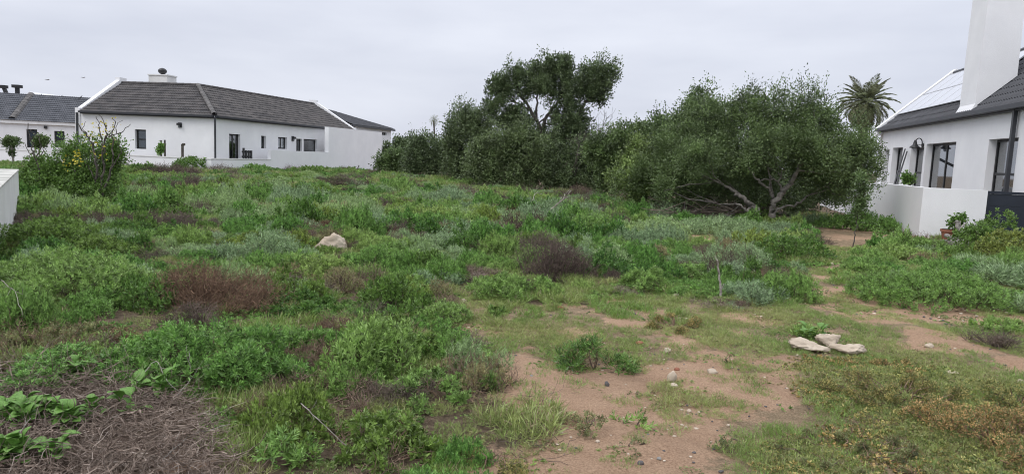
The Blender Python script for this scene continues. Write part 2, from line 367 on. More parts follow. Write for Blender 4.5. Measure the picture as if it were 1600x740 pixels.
def groundmat():
    m = mat('sandy_soil'); t = m.node_tree; L = t.links.new
    b = N(t, 'ShaderNodeBsdfPrincipled'); b.inputs['Roughness'].default_value = 0.95; b.inputs['Specular IOR Level'].default_value = 0.15
    co = N(t, 'ShaderNodeTexCoord')
    def noise(sc, det=6, ro=.6):
        n = N(t, 'ShaderNodeTexNoise'); n.inputs['Scale'].default_value = sc; n.inputs['Detail'].default_value = det; n.inputs['Roughness'].default_value = ro
        L(co.outputs['Object'], n.inputs['Vector']); return n.outputs['Fac']
    def ramp(f, p0, c0, p1, c1):
        r = N(t, 'ShaderNodeValToRGB'); r.color_ramp.elements[0].position = p0; r.color_ramp.elements[1].position = p1
        r.color_ramp.elements[0].color = c4(c0); r.color_ramp.elements[1].color = c4(c1); L(f, r.inputs[0]); return r.outputs[0]
    def mix(f, a, b_, fac=None):
        x = N(t, 'ShaderNodeMix', data_type='RGBA'); 
        if f is not None: L(f, x.inputs['Factor'])
        else: x.inputs['Factor'].default_value = fac
        L(a, x.inputs[6]); L(b_, x.inputs[7]); return x.outputs[2]
    sand = ramp(noise(3.0), .3, (0.36, 0.22, 0.135), .7, (0.54, 0.365, 0.24))
    grit = ramp(noise(75, 5, .75), .35, (0.12, 0.07, 0.045), .62, (0.58, 0.41, 0.29))
    sand = mix(None, sand, grit, .5)
    damp = ramp(noise(1.1, 4), .52, (0, 0, 0), .7, (1, 1, 1))
    dampc = N(t, 'ShaderNodeRGB'); dampc.outputs[0].default_value = (0.20, 0.13, 0.09, 1)
    dm = N(t, 'ShaderNodeMath', operation='MULTIPLY'); L(damp, dm.inputs[0]); dm.inputs[1].default_value = .5
    sand = mix(dm.outputs[0], sand, dampc.outputs[0])
    moss = ramp(noise(9), .35, (0.12, 0.105, 0.06), .65, (0.27, 0.215, 0.13))
    litter = ramp(noise(25), .35, (0.08, 0.058, 0.04), .65, (0.19, 0.145, 0.10))
    ao = N(t, 'ShaderNodeAttribute', attribute_name='open'); ab = N(t, 'ShaderNodeAttribute', attribute_name='bare')
    moss = mix(None, moss, grit, .4)
    veg = mix(ao.outputs['Fac'], litter, moss)
    # break the edge of the bare patches with noise
    add = N(t, 'ShaderNodeMath', operation='ADD'); L(ab.outputs['Fac'], add.inputs[0])
    n2 = N(t, 'ShaderNodeMath', operation='MULTIPLY_ADD'); L(noise(5.5, 10, .78), n2.inputs[0]); n2.inputs[1].default_value = 2.3; n2.inputs[2].default_value = -1.22
    L(n2.outputs[0], add.inputs[1])
    r = N(t, 'ShaderNodeValToRGB'); r.color_ramp.elements[0].position = .30; r.color_ramp.elements[1].position = .5; L(add.outputs[0], r.inputs[0])
    L(mix(r.outputs[0], veg, sand), b.inputs['Base Color'])
    bp = N(t, 'ShaderNodeBump'); bp.inputs['Strength'].default_value = 1.0; bp.inputs['Distance'].default_value = 0.06
    L(noise(13, 9, .72), bp.inputs['Height'])
    bp2 = N(t, 'ShaderNodeBump'); bp2.inputs['Strength'].default_value = 0.6; bp2.inputs['Distance'].default_value = 0.006
    L(noise(160, 3, .6), bp2.inputs['Height']); L(bp.outputs[0], bp2.inputs['Normal']); L(bp2.outputs[0], b.inputs['Normal'])
    out(m, b.outputs[0]); return m
gme.materials.append(groundmat())
go = bpy.data.objects.new('ground', gme); COL.objects.link(go); go['kind'] = 'structure'
# ------------------------------------------------------------------ building helpers
Z = np.array([0, 0, 1.0])
def wall_panel(mb, P, al, inw, L0, L1, z0, z1, holes=(), thick=0.25):
    """wall with real openings: front, back, reveals, top and ends"""
    a_ = sorted(set([L0, L1] + [h[0] for h in holes] + [h[1] for h in holes]))
    z_ = sorted(set([z0, z1] + [h[2] for h in holes] + [h[3] for h in holes]))
    pt = lambda a, d, z: np.array([P[0], P[1], 0]) + al * a + inw * d + Z * z
    for i in range(len(a_) - 1):
        for j in range(len(z_) - 1):
            ca, cz = (a_[i] + a_[i + 1]) / 2, (z_[j] + z_[j + 1]) / 2
            if any(h[0] < ca < h[1] and h[2] < cz < h[3] for h in holes): continue
            for d in (0, thick): mb.quad(pt(a_[i], d, z_[j]), pt(a_[i + 1], d, z_[j]), pt(a_[i + 1], d, z_[j + 1]), pt(a_[i], d, z_[j + 1]))
    for (h0, h1, hz0, hz1) in list(holes) + [(L0, L1, z0, z1)]:
        mb.quad(pt(h0, 0, hz0), pt(h1, 0, hz0), pt(h1, thick, hz0), pt(h0, thick, hz0))
        mb.quad(pt(h0, 0, hz1), pt(h1, 0, hz1), pt(h1, thick, hz1), pt(h0, thick, hz1))
        mb.quad(pt(h0, 0, hz0), pt(h0, thick, hz0), pt(h0, thick, hz1), pt(h0, 0, hz1))
        mb.quad(pt(h1, 0, hz0), pt(h1, thick, hz0), pt(h1, thick, hz1), pt(h1, 0, hz1))
def window(parent, P, al, inw, h, cols=1, rows=1, depth=0.14, name='window', back='blind', fw=0.06, curtains=None):
    a0, a1, z0, z1 = h
    pt = lambda a, d, z: np.array([P[0], P[1], 0]) + al * a + inw * d + Z * z
    e = 0.003; f = MB()
    a0 += e; a1 -= e; z0 += e; z1 -= e
    t = 0.06
    f.box(pt(a0, depth, z0), al * fw, inw * t, Z * (z1 - z0)); f.box(pt(a1 - fw, depth, z0), al * fw, inw * t, Z * (z1 - z0))
    f.box(pt(a0 + fw, depth, z0), al * (a1 - a0 - 2 * fw), inw * t, Z * fw); f.box(pt(a0 + fw, depth, z1 - fw), al * (a1 - a0 - 2 * fw), inw * t, Z * fw)
    cw = (a1 - a0 - 2 * fw - (cols - 1) * fw) / cols; rh = (z1 - z0 - 2 * fw - (rows - 1) * fw) / rows
    for c in range(1, cols): f.box(pt(a0 + fw + c * cw + (c - 1) * fw, depth + .002, z0 + fw), al * fw, inw * (t - .004), Z * (z1 - z0 - 2 * fw))
    for r in range(1, rows):
        for c in range(cols): f.box(pt(a0 + fw + c * (cw + fw), depth + .004, z0 + fw + r * rh + (r - 1) * fw), al * cw, inw * (t - .008), Z * fw)
    fo = f.build(name, M['black_metal'], parent, origin=pt((a0 + a1) / 2, depth, z0))
    for c in range(cols):
        for r in range(rows):
            b = MB().box(pt(a0 + fw + c * (cw + fw), depth + .025, z0 + fw + r * (rh + fw)), al * cw, inw * .01, Z * rh)
            b.build('pane', M['glass'], fo)
    if back == 'blind':
        MB().box(pt(a0, depth + .065, z0), al * (a1 - a0), inw * .01, Z * (z1 - z0)).build('blind', M['blind'], fo)
    elif back == 'dark':
        MB().box(pt(a0, depth + .5, z0), al * (a1 - a0), inw * .01, Z * (z1 - z0)).build('dark_room_sheet', M['room_shade'], fo)  # thin dark sheet standing in for the shade inside
    if curtains:
        for (f0, f1) in curtains:
            n = 40; s = np.linspace(f0, f1, n); V = []
            for k, q in enumerate(s):
                aa = a0 + (a1 - a0) * q; dd = depth + .16 + .025 * math.sin(k * 1.25)
                V += [pt(aa, dd, z0 + .01), pt(aa, dd, z1 - .01), pt(aa, dd + .01, z0 + .01), pt(aa, dd + .01, z1 - .01)]
            Q = [[4 * k, 4 * k + 4, 4 * k + 5, 4 * k + 1] for k in range(n - 1)] + [[4 * k + 2, 4 * k + 3, 4 * k + 7, 4 * k + 6] for k in range(n - 1)]
            MB().add(V, Q).build('curtain', M['curtain'], fo)
    return fo
def tile_geo(w=0.30, l=0.40, t=0.025, k=6):
    """one interlocking concrete tile: two rolls across, a thick front lip; local x across, y up the slope, z out"""
    V = []; 
    for i in range(k + 1):
        x = w * i / k; z = t * (0.9 + 0.9 * math.cos(i / k * 4 * math.pi))
        V += [(x, 0, z - t + .012), (x, 0, z + .022), (x, l, z - .006)]
    Q = []
    for i in range(k):
        a = 3 * i; Q += [[a + 1, a + 4, a + 5, a + 2], [a, a + 3, a + 4, a + 1]]
    return np.array(V), np.array(Q)
def tiled_slope(parent, P0, al, up, L0, L1, S, mt, lo=None, hi=None, cover=0.34, w=0.30, parts=0, partkey=None, roll=.025):
    """rows of tiles on a slope; lo(s), hi(s) trim each row (hips); `parts` tiles nearest to partkey are single objects"""
    V0, Q0 = tile_geo(w - .004, cover + .06, roll); nrm = unit(np.cross(al, up)); nrm = nrm if nrm[2] > 0 else -nrm
    V0[:, 0] += .002
    base = []
    r = 0; s = 0.0
    while s < S - .02:
        a0 = lo(s) if lo else L0; a1 = hi(s) if hi else L1
        a = math.floor(a0 / w) * w
        while a < a1 - .02:
            base.append((a, s, max(a, a0), min(a + w, a1))); a += w
        s += cover
    Bm = np.stack([al, up, nrm], 0)
    def world(a, s, c0, c1):
        V = V0.copy(); V[:, 2] += V[:, 1] * -0.04 + random.uniform(-.002, .003); V[:, 0] = np.clip(V[:, 0] + a, c0, c1); V[:, 1] = np.minimum(V[:, 1] + s, S)
        return V @ Bm + P0
    if parts:
        base.sort(key=lambda b: np.linalg.norm(P0 + al * b[0] + up * b[1] - partkey))
        tl = MB().add(V0 * [1, 1, 1], Q0).data('roof_tile', mt)
        R4 = Matrix(np.stack([al, up, nrm], 1).tolist()).to_4x4()
        nn = 0; rest = []
        for b in base:
            if nn < parts and b[3] - b[2] > w - .01 and b[1] + cover + .06 <= S:
                q = P0 + al * b[0] + up * b[1] + nrm * random.uniform(0, .003)
                o = bpy.data.objects.new('roof_tile', tl); COL.objects.link(o); o.parent = parent
                o.matrix_local = Matrix.Translation(Vector(q.tolist()) - wloc(parent)) @ R4 @ Matrix.Rotation(-0.04, 4, 'X')
                nn += 1
            else: rest.append(b)
        base = rest
    if base:
        mb = MB()
        for b in base: mb.add(world(*b), Q0)
        mb.build('roof_tiles', mt, parent)['kind'] = 'stuff'
def slab(mb, pts, th):
    """polygon (4 corners) thickened by vector th"""
    p = [np.asarray(q, float) for q in pts]; q = [x + th for x in p]
    mb.add(p + q, [[0, 1, 2, 3], [7, 6, 5, 4], [0, 4, 5, 1], [1, 5, 6, 2], [2, 6, 7, 3], [3, 7, 4, 0]])
def wallhit(px, py, P, al):
    n = np.array([-al[1], al[0], 0]); d = ray(px, py); P3 = np.array([P[0], P[1], 0.]); t = n @ (P3 - E0) / (n @ d); q = E0 + d * t
    return (q - P3) @ al, q[2]
# ------------------------------------------------------------------ left white house (L-shaped, hipped corner)
A1 = math.radians(13.8); A2 = math.radians(-82.7)
U = np.array([math.sin(A1), math.cos(A1), 0]); Vv = np.array([math.sin(A2), math.cos(A2), 0])      # U away from the camera, Vv to the left
Uin = np.array([-U[1], U[0], 0.])                        # inward (left) normal of the receding wall
Vin = np.array([-Vv[1], Vv[0], 0.]) * -1.0              # inward (away) normal of the near wall
C = np.array([-16.43, 38.0, 0.0]); ZE = 3.22; LA, LB, HW = 8.25, 16.6, 3.45
RZ = ZE + 1.88
H = thing('white_house', (C[0], C[1], 0.1), 'long white house with brown tiled hipped roof and squat chimney across the field', 'house')
hx = lambda x0, y0, x1, y1, P, al: (lambda p, q: (min(p[0], q[0]), max(p[0], q[0]), min(p[1], q[1]), max(p[1], q[1])))(wallhit(x0, y0, P, al), wallhit(x1, y1, P, al))
wA = [hx(210.5, 202, 228.5, 233, C, Vv)]
wB = [hx(358, 209, 375.5, 250, C, U), hx(408, 212, 415.5, 232, C, U), hx(434.5, 214, 448.5, 233, C, U), hx(463, 216.5, 472, 238, C, U), hx(474.5, 217, 495, 238, C, U)]
wm = MB(); wall_panel(wm, C, Vv, Vin, 0, LA, -.3, ZE - .02, wA); wall_panel(wm, C, U, Uin, 0.001, LB, -.3, ZE - .021, wB)
EA = C + Vv * LA; EB = C + U * LB
wm.box(EA - Vv * .25 + Vin * .26 - Z * .3, Vv * .25, Vin * (2 * HW - .5), Z * (ZE + .28)); wm.box(EA + Vin * (2 * HW - .25) - Z * .3, -Vv * LA, Vin * .25, Z * (ZE + .28))
wm.box(EB - U * .25 + Uin * .26 - Z * .3, U * .25, Uin * (2 * HW - .5), Z * (ZE + .28))
wm.build('wall', M['plaster'], H)
window(H, C, Vv, Vin, wA[0], 1, 2, back='blind', fw=.07)
window(H, C, U, Uin, wB[0], 2, 1, back='dark', name='door', fw=.08)
window(H, C, U, Uin, wB[1], 1, 1, back='blind', fw=.08)
window(H, C, U, Uin, wB[2], 2, 1, back='dark', fw=.08)
window(H, C, U, Uin, wB[3], 2, 1, back='dark', fw=.08)
window(H, C, U, Uin, wB[4], 1, 1, back='dark', fw=.08)
# roof slopes
upA = unit(Vin * HW + Z * (RZ - ZE)); upB = unit(Uin * HW + Z * (RZ - ZE)); SL = math.hypot(HW, RZ - ZE)
K0 = C + Z * ZE; Kr = C + Vin * HW + Uin * 0 + Z * RZ
ov = .12
def corner(t): return t  # hip runs at ~45 degrees
cosr = HW / SL
tanh_ = math.tan((math.pi - math.acos(float(U @ Vv))) / 2)   # half the outside angle
hipA = lambda s: s * cosr * (1 / math.tan(math.acos(float(U @ Vv)) / 2))
tiled_slope(H, K0 - upA * ov, Vv, upA, 0, LA - .3, SL + ov, M['tile_brown'], lo=hipA)
tiled_slope(H, K0 - upB * ov, U, upB, 0, LB - .3, SL + ov, M['tile_brown'], lo=hipA)
hr = HW / math.tan(math.acos(float(U @ Vv)) / 2)
RC = C + Vv * hr + Vin * HW + Z * RZ      # where the ridges meet
sb = MB()
slab(sb, [K0, K0 + Vv * LA, RC + Vv * (LA - hr), RC], -Z * .04); slab(sb, [K0 - Z * .001, K0 + U * LB, RC + U * (LB - hr), RC], -Z * .04)
slab(sb, [RC, RC + Vv * (LA - hr), RC + Vv * (LA - hr) + Vin * HW - Z * (RZ - ZE), RC + Vin * HW + U * 0 - Z * (RZ - ZE)], -Z * .05)
slab(sb, [RC, RC + U * (LB - hr), RC + U * (LB - hr) + Uin * HW - Z * (RZ - ZE), RC + Uin * HW - Z * (RZ - ZE)], -Z * .05)
sb.build('roof', M['tile_brown'], H)
def caps(parent, A, B, mt, r=.12, n=None, name='ridge_tile'):
    """half-round ridge tiles laid end to end, each lapping the next"""
    L_ = np.linalg.norm(B - A); n = n or int(L_ / .42); d = (B - A) / L_; sd_ = unit(np.cross(d, Z)); upv = np.cross(sd_, d)
    mb = MB()
    for k in range(n):
        p = A + d * (k * L_ / n); l = L_ / n + .02; V = []
        for e in (0, 1):
            rr = r * (1.0 if e == 0 else .9)
            for j in range(7):
                an = -.35 + j * (math.pi + .7) / 6
                V.append(p + d * l * e + sd_ * math.cos(an) * rr + upv * (math.sin(an) * rr * .8))
        mb.add(V, [[j, j + 1, j + 8, j + 7] for j in range(6)] )
    mb.build(name, mt, parent)
caps(H, K0 + Z * .05, RC + Z * .03, M['ridge_cap'], .14, name='hip_tiles')
caps(H, RC + Z * .02, RC + Vv * (LA - hr - .3) + Z * .02, M['tile_brown'], name='ridge_tiles'); caps(H, RC + Z * .021, RC + U * (LB - hr - .3) + Z * .021, M['tile_brown'], name='ridge_tiles')
# gable parapets with stepped shoulders
def parapet(parent, E_, al, inw, tip, top_z, half, eave_z, th=.26, rise=.15, both=True):
    """upstand following the slope, a block at the ridge and a square shoulder at the eave"""
    g = MB(); o = E_ - al * th + Z * 0
    def P_(d, z): return o + inw * d + Z * z
    p = [P_(-.05, eave_z - .35), P_(.35, eave_z - .30), P_(.45, eave_z + rise + .24), P_(-.05, eave_z + rise - .02)]
    g2 = [P_(-.06, -.3), P_(.1, -.3), P_(.1, eave_z + rise), P_(-.06, eave_z + rise)]; slab(g, g2, al * (th + .03))
    slab(g, [P_(.101, eave_z - .3), P_(half - .2, top_z - .3), P_(half - .2, top_z + rise), P_(.101, eave_z + rise)], al * th)
    g.box(P_(half - .21, top_z - .32), al * (th + .02), inw * .62, Z * (rise + .48))
    slab(g, [P_(half + .2, top_z - .3), P_(2 * half, eave_z - .3), P_(2 * half, eave_z + rise), P_(half + .2, top_z + rise)], al * th)
    g.build('gable_parapet', M['plaster'], parent)
parapet(H, EA, Vv, Vin, None, RZ, HW, ZE); parapet(H, EB, U, Uin, None, RZ, HW, ZE)
# gutters, fascia, downpipes
def gutter(parent, A, al, outw, L_, mt, z=0, w=.12, h=.11, name='gutter'):
    g = MB(); g.box(A + outw * .012, al * L_, outw * w, Z * .012); g.box(A + outw * (w), al * L_, outw * .012, Z * h); g.box(A + outw * .012, al * L_, -outw * .01, Z * h); g.build(name, mt, parent)
gutter(H, C - Vin * .14 + Z * (ZE - .13) + Vv * 0.02, Vv, -Vin, LA - .34, M['charcoal']); gutter(H, C - Uin * .14 + Z * (ZE - .131), U, -Uin, LB - .34, M['charcoal'])
fb = MB(); fb.box(C - Vin * .03 + Z * (ZE - .18), Vv * (LA - .34), -Vin * .1, Z * .17); fb.box(C - Uin * .031 + Z * (ZE - .181), U * (LB - .34), -Uin * .1, Z * .17); fb.build('fascia', M['charcoal'], H)
for q in (C - Uin * .09 - Vin * .09, EA - Vv * .12 - Vin * .12):
    MB().tube([q + Z * (ZE - .12), q + Z * .1], .055, 8).build('downpipe', M['charcoal'], H)
# chimney with a cowl
p0 = at(243, 134, 43.2); wch = 1.22
ch = MB(); cz = RZ - .2; o = np.array([p0[0], 42.4, cz])
ch.box(o, -Vv * wch, Vin * .9, Z * .72); ch.box(o + Z * .72 + Vv * .04 - Vin * .04, -Vv * (wch + .08), Vin * .98, Z * .07)
cho = ch.build('chimney', M['plaster_worn'], H)
cw_ = MB(); cc = o - Vv * wch * .5 + Vin * .45 + Z * .79; zz = np.array([0, .06, .09, .15, .22, .29, .36, .41, .43]); rr = np.array([.1, .1, .16, .225, .25, .245, .19, .1, .02])
cw_.tube([cc + Z * z_ for z_ in zz], rr, 14).build('cowl', M['black_metal'], cho, smooth=True)
# wall lights
def bulkhead(P, al, inw, a, z, s=.13):
    t = thing('wall_light', np.array([P[0], P[1], 0]) + al * a + Z * z, LBL.pop(0), 'wall light', 'wall lights on the long white house')
    p = np.array([P[0], P[1], 0]) + al * a + Z * z
    MB().box(p - al * s * .6 - Z * s * .8, al * s * 1.2, -inw * .05, Z * s * 1.6).build('backplate', M['charcoal'], t)
    MB().box(p - al * s * .5 - inw * .053 - Z * s * .1, al * s, -inw * .16, Z * s * .7).build('hood', M['black_metal'], t)
    MB().tube([p - inw * .12 - Z * s * .1, p - inw * .12 - Z * s * .6], .035, 8).build('lens', M['blind'], t)
LBL = ['dark square wall light high on white wall right of the single window', 'small dark wall light between two windows on receding white wall']
a_, z_ = wallhit(281.5, 195.5, C, Vv); bulkhead(C, Vv, Vin, a_, z_, .17); a_, z_ = wallhit(457, 216.5, C, U); bulkhead(C, U, Uin, a_, z_, .2)
# ---- boundary walls of that house
def freewall(name, label, P, al, inw, L0, L1, z1, th=.22, mt='plaster', zb=-.4, cap=True, group=None):
    o = thing(name, P + al * L0, label, 'wall', group)
    m = MB(); m.box(P + al * L0 + Z * zb, al * (L1 - L0), inw * th, Z * (z1 - zb)); m.build('wall_body', M[mt], o)
    if cap:
        m = MB(); m.box(P + al * (L0 - .02) - inw * .025 + Z * z1, al * (L1 - L0 + .04), inw * (th + .05), Z * .05); m.build('coping', M['plaster_worn'], o)
    return o
F1 = at(330, 247.6, 36.4); F1[2] = 0
F2 = at(-30, 231.5, 39.6); F2[2] = 0
aw = unit(F2 - F1); lw = float(np.linalg.norm(F2 - F1)); iw = np.array([-aw[1], aw[0], 0.]) * -1
zt = at(330, 247.6, 36.4)[2]
freewall('boundary_wall', 'low white wall running in front of the near face of the long house', F1, aw, iw, 0, lw, zt - .05)
# receding boundary wall in three heights
G0 = F1.copy(); G3 = at(596, 206, 55.5); zt3 = at(555, 202.5, 53.2)[2]; G3[2] = 0
ag = unit(G3 - G0); ig = np.array([-ag[1], ag[0], 0.])
def aon(px, py=248): return wallhit(px, py, G0, ag)[0]
zz1 = wallhit(423, 248.6, G0, ag)[1]; zz2 = wallhit(470, 235, G0, ag)[1]; zz3 = wallhit(555, 202.5, G0, ag)[1]
freewall('boundary_wall', 'lowest stretch of white wall in front of the receding house face, under the door', G0, ag, ig, 0.03, aon(423) - .001, zz1 - .05)
freewall('boundary_wall', 'middle stretch of white wall, half as tall as the house face behind it', G0, ag, ig, aon(423), aon(513) - .001, zz2 - .05, cap=False)
freewall('boundary_wall', 'tall blank white wall at the far right end of the long house', G0, ag, ig, aon(513), aon(596), zz3, cap=False, th=.3)
# black picket panel beside the door
pk = thing('picket_panel', G0 + ag * aon(379) + ig * .4 + Z * zz1, 'short black picket panel beside the dark glass door, rising above low wall', 'fence panel')
for x in (380, 384, 388, 392.0):
    a_, z0_ = wallhit(x, 248, G0 + ig * .4, ag); hh = wallhit(380 if x < 382 else 388, 231 if x < 382 else 235, G0 + ig * .4, ag)[1]
    MB().box(G0 + ig * .4 + ag * a_ + Z * .1, ag * .14, ig * .05, Z * (hh - .1)).build('picket', M['black_metal'], pk)
for x in (231.5 + 7, 246):
    a_, z0_ = wallhit(380, x, G0 + ig * .4, ag); a2 = wallhit(395, x, G0 + ig * .4, ag)[0]
    MB().box(G0 + ig * .46 + ag * a_ + Z * z0_, ag * (a2 - a_), ig * .04, Z * .1).build('rail', M['black_metal'], pk)
# twin posts with a climbing plant and a pipe, behind the low wall
tp = thing('twin_posts', at(255, 245, 37.3), 'pair of thin dark posts with green climber behind the low white wall', 'posts')
for x, y in ((251.5, 219), (257.5, 218.5)):
    q = at(x, y, 37.3); MB().tube([q, [q[0], q[1], .1]], .045, 6).build('post', M['bark_dark'], tp)
pp = at(285, 225, 37.2)
pv = tag(MB().tube([pp, [pp[0], pp[1], .1]], .07, 8).tube([pp + Z * -.02, pp + np.array([.13, 0, -.02])], .07, 8).build('vent_pipe', M['bark_dark'], origin=(pp[0], pp[1], .1)), 'brown hooked pipe standing behind the low white wall', 'pipe')
# ------------------------------------------------------------------ grey-roofed neighbour on the far left
Q1 = at(113, 192.7, 52.0); zq = Q1[2]; Q0 = Q1 - np.array([6.6, 2.2, 0])
al2 = unit(np.array([Q0[0] - Q1[0], Q0[1] - Q1[1], 0])); in2 = np.array([al2[1], -al2[0], 0.]); in2 = in2 if in2[1] > 0 else -in2
L2 = 9.0; P2 = Q1.copy(); P2[2] = 0; P2 = P2 - al2 * .6
n1 = thing('grey_roofed_house', (P2[0], P2[1], .1), 'grey tiled white house partly cut off by the left edge of the photo', 'house')
wN = [hx(41, 201.5, 59, 231, P2, al2), hx(84.5, 204.5, 101.5, 231, P2, al2)]
b = MB(); wall_panel(b, P2, al2, in2, 0, L2 + 1, -.3, zq - .01, wN); b.box(P2 + in2 * .26 - Z * .3, al2 * .25, in2 * 7, Z * (zq + .3)); b.build('wall', M['plaster'], n1)
for h in wN: window(n1, P2, al2, in2, h, 1, 2, back='blind', fw=.09, depth=.08)
a_ = wallhit(72, 201, P2, al2); MB().box(P2 + al2 * (a_[0] - .09) + Z * a_[1], al2 * .2, -in2 * .12, Z * .2).build('vent', M['black_metal'], n1)
MB().box(P2 - in2 * .16 + Z * (zq - .2), al2 * (L2 + 1), in2 * .15, Z * .24).build('fascia', M['white_trim'], n1)
rp = at(112, 155.5, 55.5); hr2 = 3.9; rz2 = zq + 2.05
up2 = unit(in2 * hr2 + Z * (rz2 - zq)); S2 = math.hypot(hr2, rz2 - zq)
tiled_slope(n1, P2 - in2 * .2 + Z * (zq + .02), al2, up2, 0, L2 + 1, S2 + .2, M['tile_grey'])
s_ = MB(); slab(s_, [P2 + Z * zq, P2 + al2 * (L2 + 1) + Z * zq, P2 + al2 * (L2 + 1) + in2 * hr2 + Z * rz2, P2 + in2 * hr2 + Z * rz2], -Z * .04)
slab(s_, [P2 + in2 * 2 * hr2 + Z * zq, P2 + al2 * (L2 + 1) + in2 * 2 * hr2 + Z * zq, P2 + al2 * (L2 + 1) + in2 * hr2 + Z * (rz2 - .01), P2 + in2 * hr2 + Z * (rz2 - .01)], -Z * .04)
s_.build('roof', M['tile_grey'], n1)
caps(n1, P2 + in2 * hr2 + Z * (rz2 + .02), P2 + al2 * (L2 + 1) + in2 * hr2 + Z * (rz2 + .02), M['tile_grey'], name='ridge_tiles')
aa = wallhit(19, 181, P2, al2)[0]; hb = P2 + al2 * aa + Z * (zq + .1); ht = P2 + al2 * (aa - .1) + in2 * hr2 + Z * (rz2 + .1)
caps(n1, hb, ht, M['ridge_cap'], .26, name='hip_tiles')
for (x0, y0, x1, y1, hk) in ((12, 148, 6.5, 137, True), (27.5, 148, 27, 136.5, False)):
    pa = at(x0, y0 + 3, 57); pb = at(x1, y1 + 1, 57); f_ = thing('flue', pa, 'bent black flue pipe with hooked top on the far left roof' if hk else 'straight black flue pipe with square cap on grey tiled roof', 'flue')
    MB().tube([pa, pb], .17 if not hk else .16, 8).build('pipe', M['black_metal'], f_); MB().box(pb - np.array([.38 if hk else .3, .25, 0]), (.55 if hk else .58, 0, 0), (0, .5, 0), (0, 0, .24)).build('cap', M['black_metal'], f_)
# white gable of a further house showing behind the grey roof
gq = at(46, 160, 70); g = MB(); tip = at(46, 143, 70); l_ = at(33, 155, 70); r_ = at(60, 155, 70)
wd = (r_[0] - l_[0])
slab(g, [[l_[0], 70, 0], [r_[0], 70, 0], [r_[0], 70, l_[2]], [l_[0], 70, l_[2]]], np.array([0, 6, 0]))
g.add([[l_[0], 70, l_[2]], [r_[0], 70, l_[2]], [tip[0], 70, tip[2]], [l_[0], 76, l_[2]], [r_[0], 76, l_[2]], [tip[0], 76, tip[2]]], [[0, 2, 5, 3], [1, 4, 5, 2]], [[0, 1, 2], [3, 5, 4]])
tag(g.build('far_gable', M['plaster'], origin=(tip[0], 70, 0)), 'tiny white gable peak showing just above the grey tiled roof', 'house')
# ------------------------------------------------------------------ house behind the long one, on its right
X0 = at(640, 206, 66); zx = at(611, 202, 64)[2]; xr = at(611, 202, 64); xl = E0 + ray(546, 193.8) * ((zx - EYE) / ray(546, 193.8)[2])
ax = unit(np.array([xr[0] - xl[0], xr[1] - xl[1], 0])); ix = np.array([-ax[1], ax[0], 0.]); Lx = float(np.linalg.norm((xr - xl)[:2])); Px = np.array([xl[0], xl[1], 0])
n2 = thing('background_house', (Px[0], Px[1], 0), 'white house with slate-grey hipped roof behind the right gable of the long house', 'house')
b = MB(); wh = [hx(596, 206.5, 604, 211.5, Px, ax)]; wall_panel(b, Px, ax, ix, 0, Lx, -.3, zx, wh); b.box(Px + ax * (Lx - .25) + ix * .26 - Z * .3, ax * .25, ix * 7, Z * (zx + .3)); b.build('wall', M['plaster'], n2)
window(n2, Px, ax, ix, wh[0], 2, 1, back='dark', fw=.1)
rz = zx + 1.25; hh = 4.0
upx = unit(ix * hh + Z * (rz - zx)); Sx = math.hypot(hh, rz - zx)
tiled_slope(n2, Px - ix * .25 + Z * (zx - .02), ax, upx, 0, Lx + .3, Sx + .3, M['tile_dark'], hi=lambda s: Lx + .3 - s * .95)
s_ = MB(); Ex = Px + ax * (Lx + .3)
s_.add([Px + Z * zx, Ex + Z * zx, Ex - ax * (hh + .4) + ix * hh + Z * rz, Px + ix * hh + Z * rz, Ex + ix * 2 * hh + Z * zx, Px + ix * 2 * hh + Z * zx], [[0, 1, 2, 3], [3, 2, 4, 5]], [[1, 4, 2], [0, 3, 5]]); s_.build('roof', M['tile_dark'], n2)
MB().box(Px - ix * .3 + Z * (zx - .16), ax * (Lx + .35), ix * .1, Z * .14).build('gutter', M['charcoal'], n2)
caps(n2, Px + ix * hh + Z * (rz + .02), Ex - ax * (hh + .4) + ix * hh + Z * (rz + .02), M['tile_dark'], name='ridge_tiles')
caps(n2, Ex + Z * (zx + .04), Ex - ax * (hh + .4) + ix * hh + Z * (rz + .02), M['tile_dark'], name='hip_tiles')
# ------------------------------------------------------------------ right white house
A3 = math.radians(13.4)
UR = np.array([math.sin(A3), math.cos(A3), 0]); IR = np.array([math.cos(A3), -math.sin(A3), 0])
PR = np.array([12.68, 17.65, 0.]) ; ZR = 3.49; TH = math.radians(42); RD = 2.5
LR0, LR1 = -7.0, 12.75
R_ = thing('chimney_house', (PR[0], PR[1], 0), 'white plastered house with tall tapering chimney and charcoal tiled roof at the right edge', 'house')
hr_ = lambda x0, y0, x1, y1, zb=None: (lambda h: (h[0], h[1], h[2] if zb is None else zb, h[3]))(hx(x0, y0, x1, y1, PR, UR))
def hR(xa, ya, xb, zb):      # opening from its two top corners' columns
    a_, z_ = wallhit(xa, ya, PR, UR); b_ = wallhit(xb, 287, PR, UR)[0]; return (min(a_, b_), max(a_, b_), zb, z_)
wR = [hR(1545.6, 218, 1583, .75), hR(1448, 225, 1487, .35), hR(1424, 231, 1438, .75), hR(1395.3, 231, 1405, .75)]
wR.append((LR1 - 1.55, LR1 - .75, .75, wR[2][3]))
wR.sort(key=lambda h: h[0])
wm = MB(); wall_panel(wm, PR, UR, IR, LR0, LR1, -.3, ZR - .02, wR, thick=.3)
wm.box(PR + UR * (LR1 - .3) + IR * .31 - Z * .3, UR * .3, IR * (2 * RD - .6), Z * (ZR + .28)); wm.box(PR + UR * LR0 + IR * (2 * RD - .3) - Z * .3, UR * (LR1 - LR0), IR * .3, Z * (ZR + .28))
wm.build('wall', M['plaster'], R_)
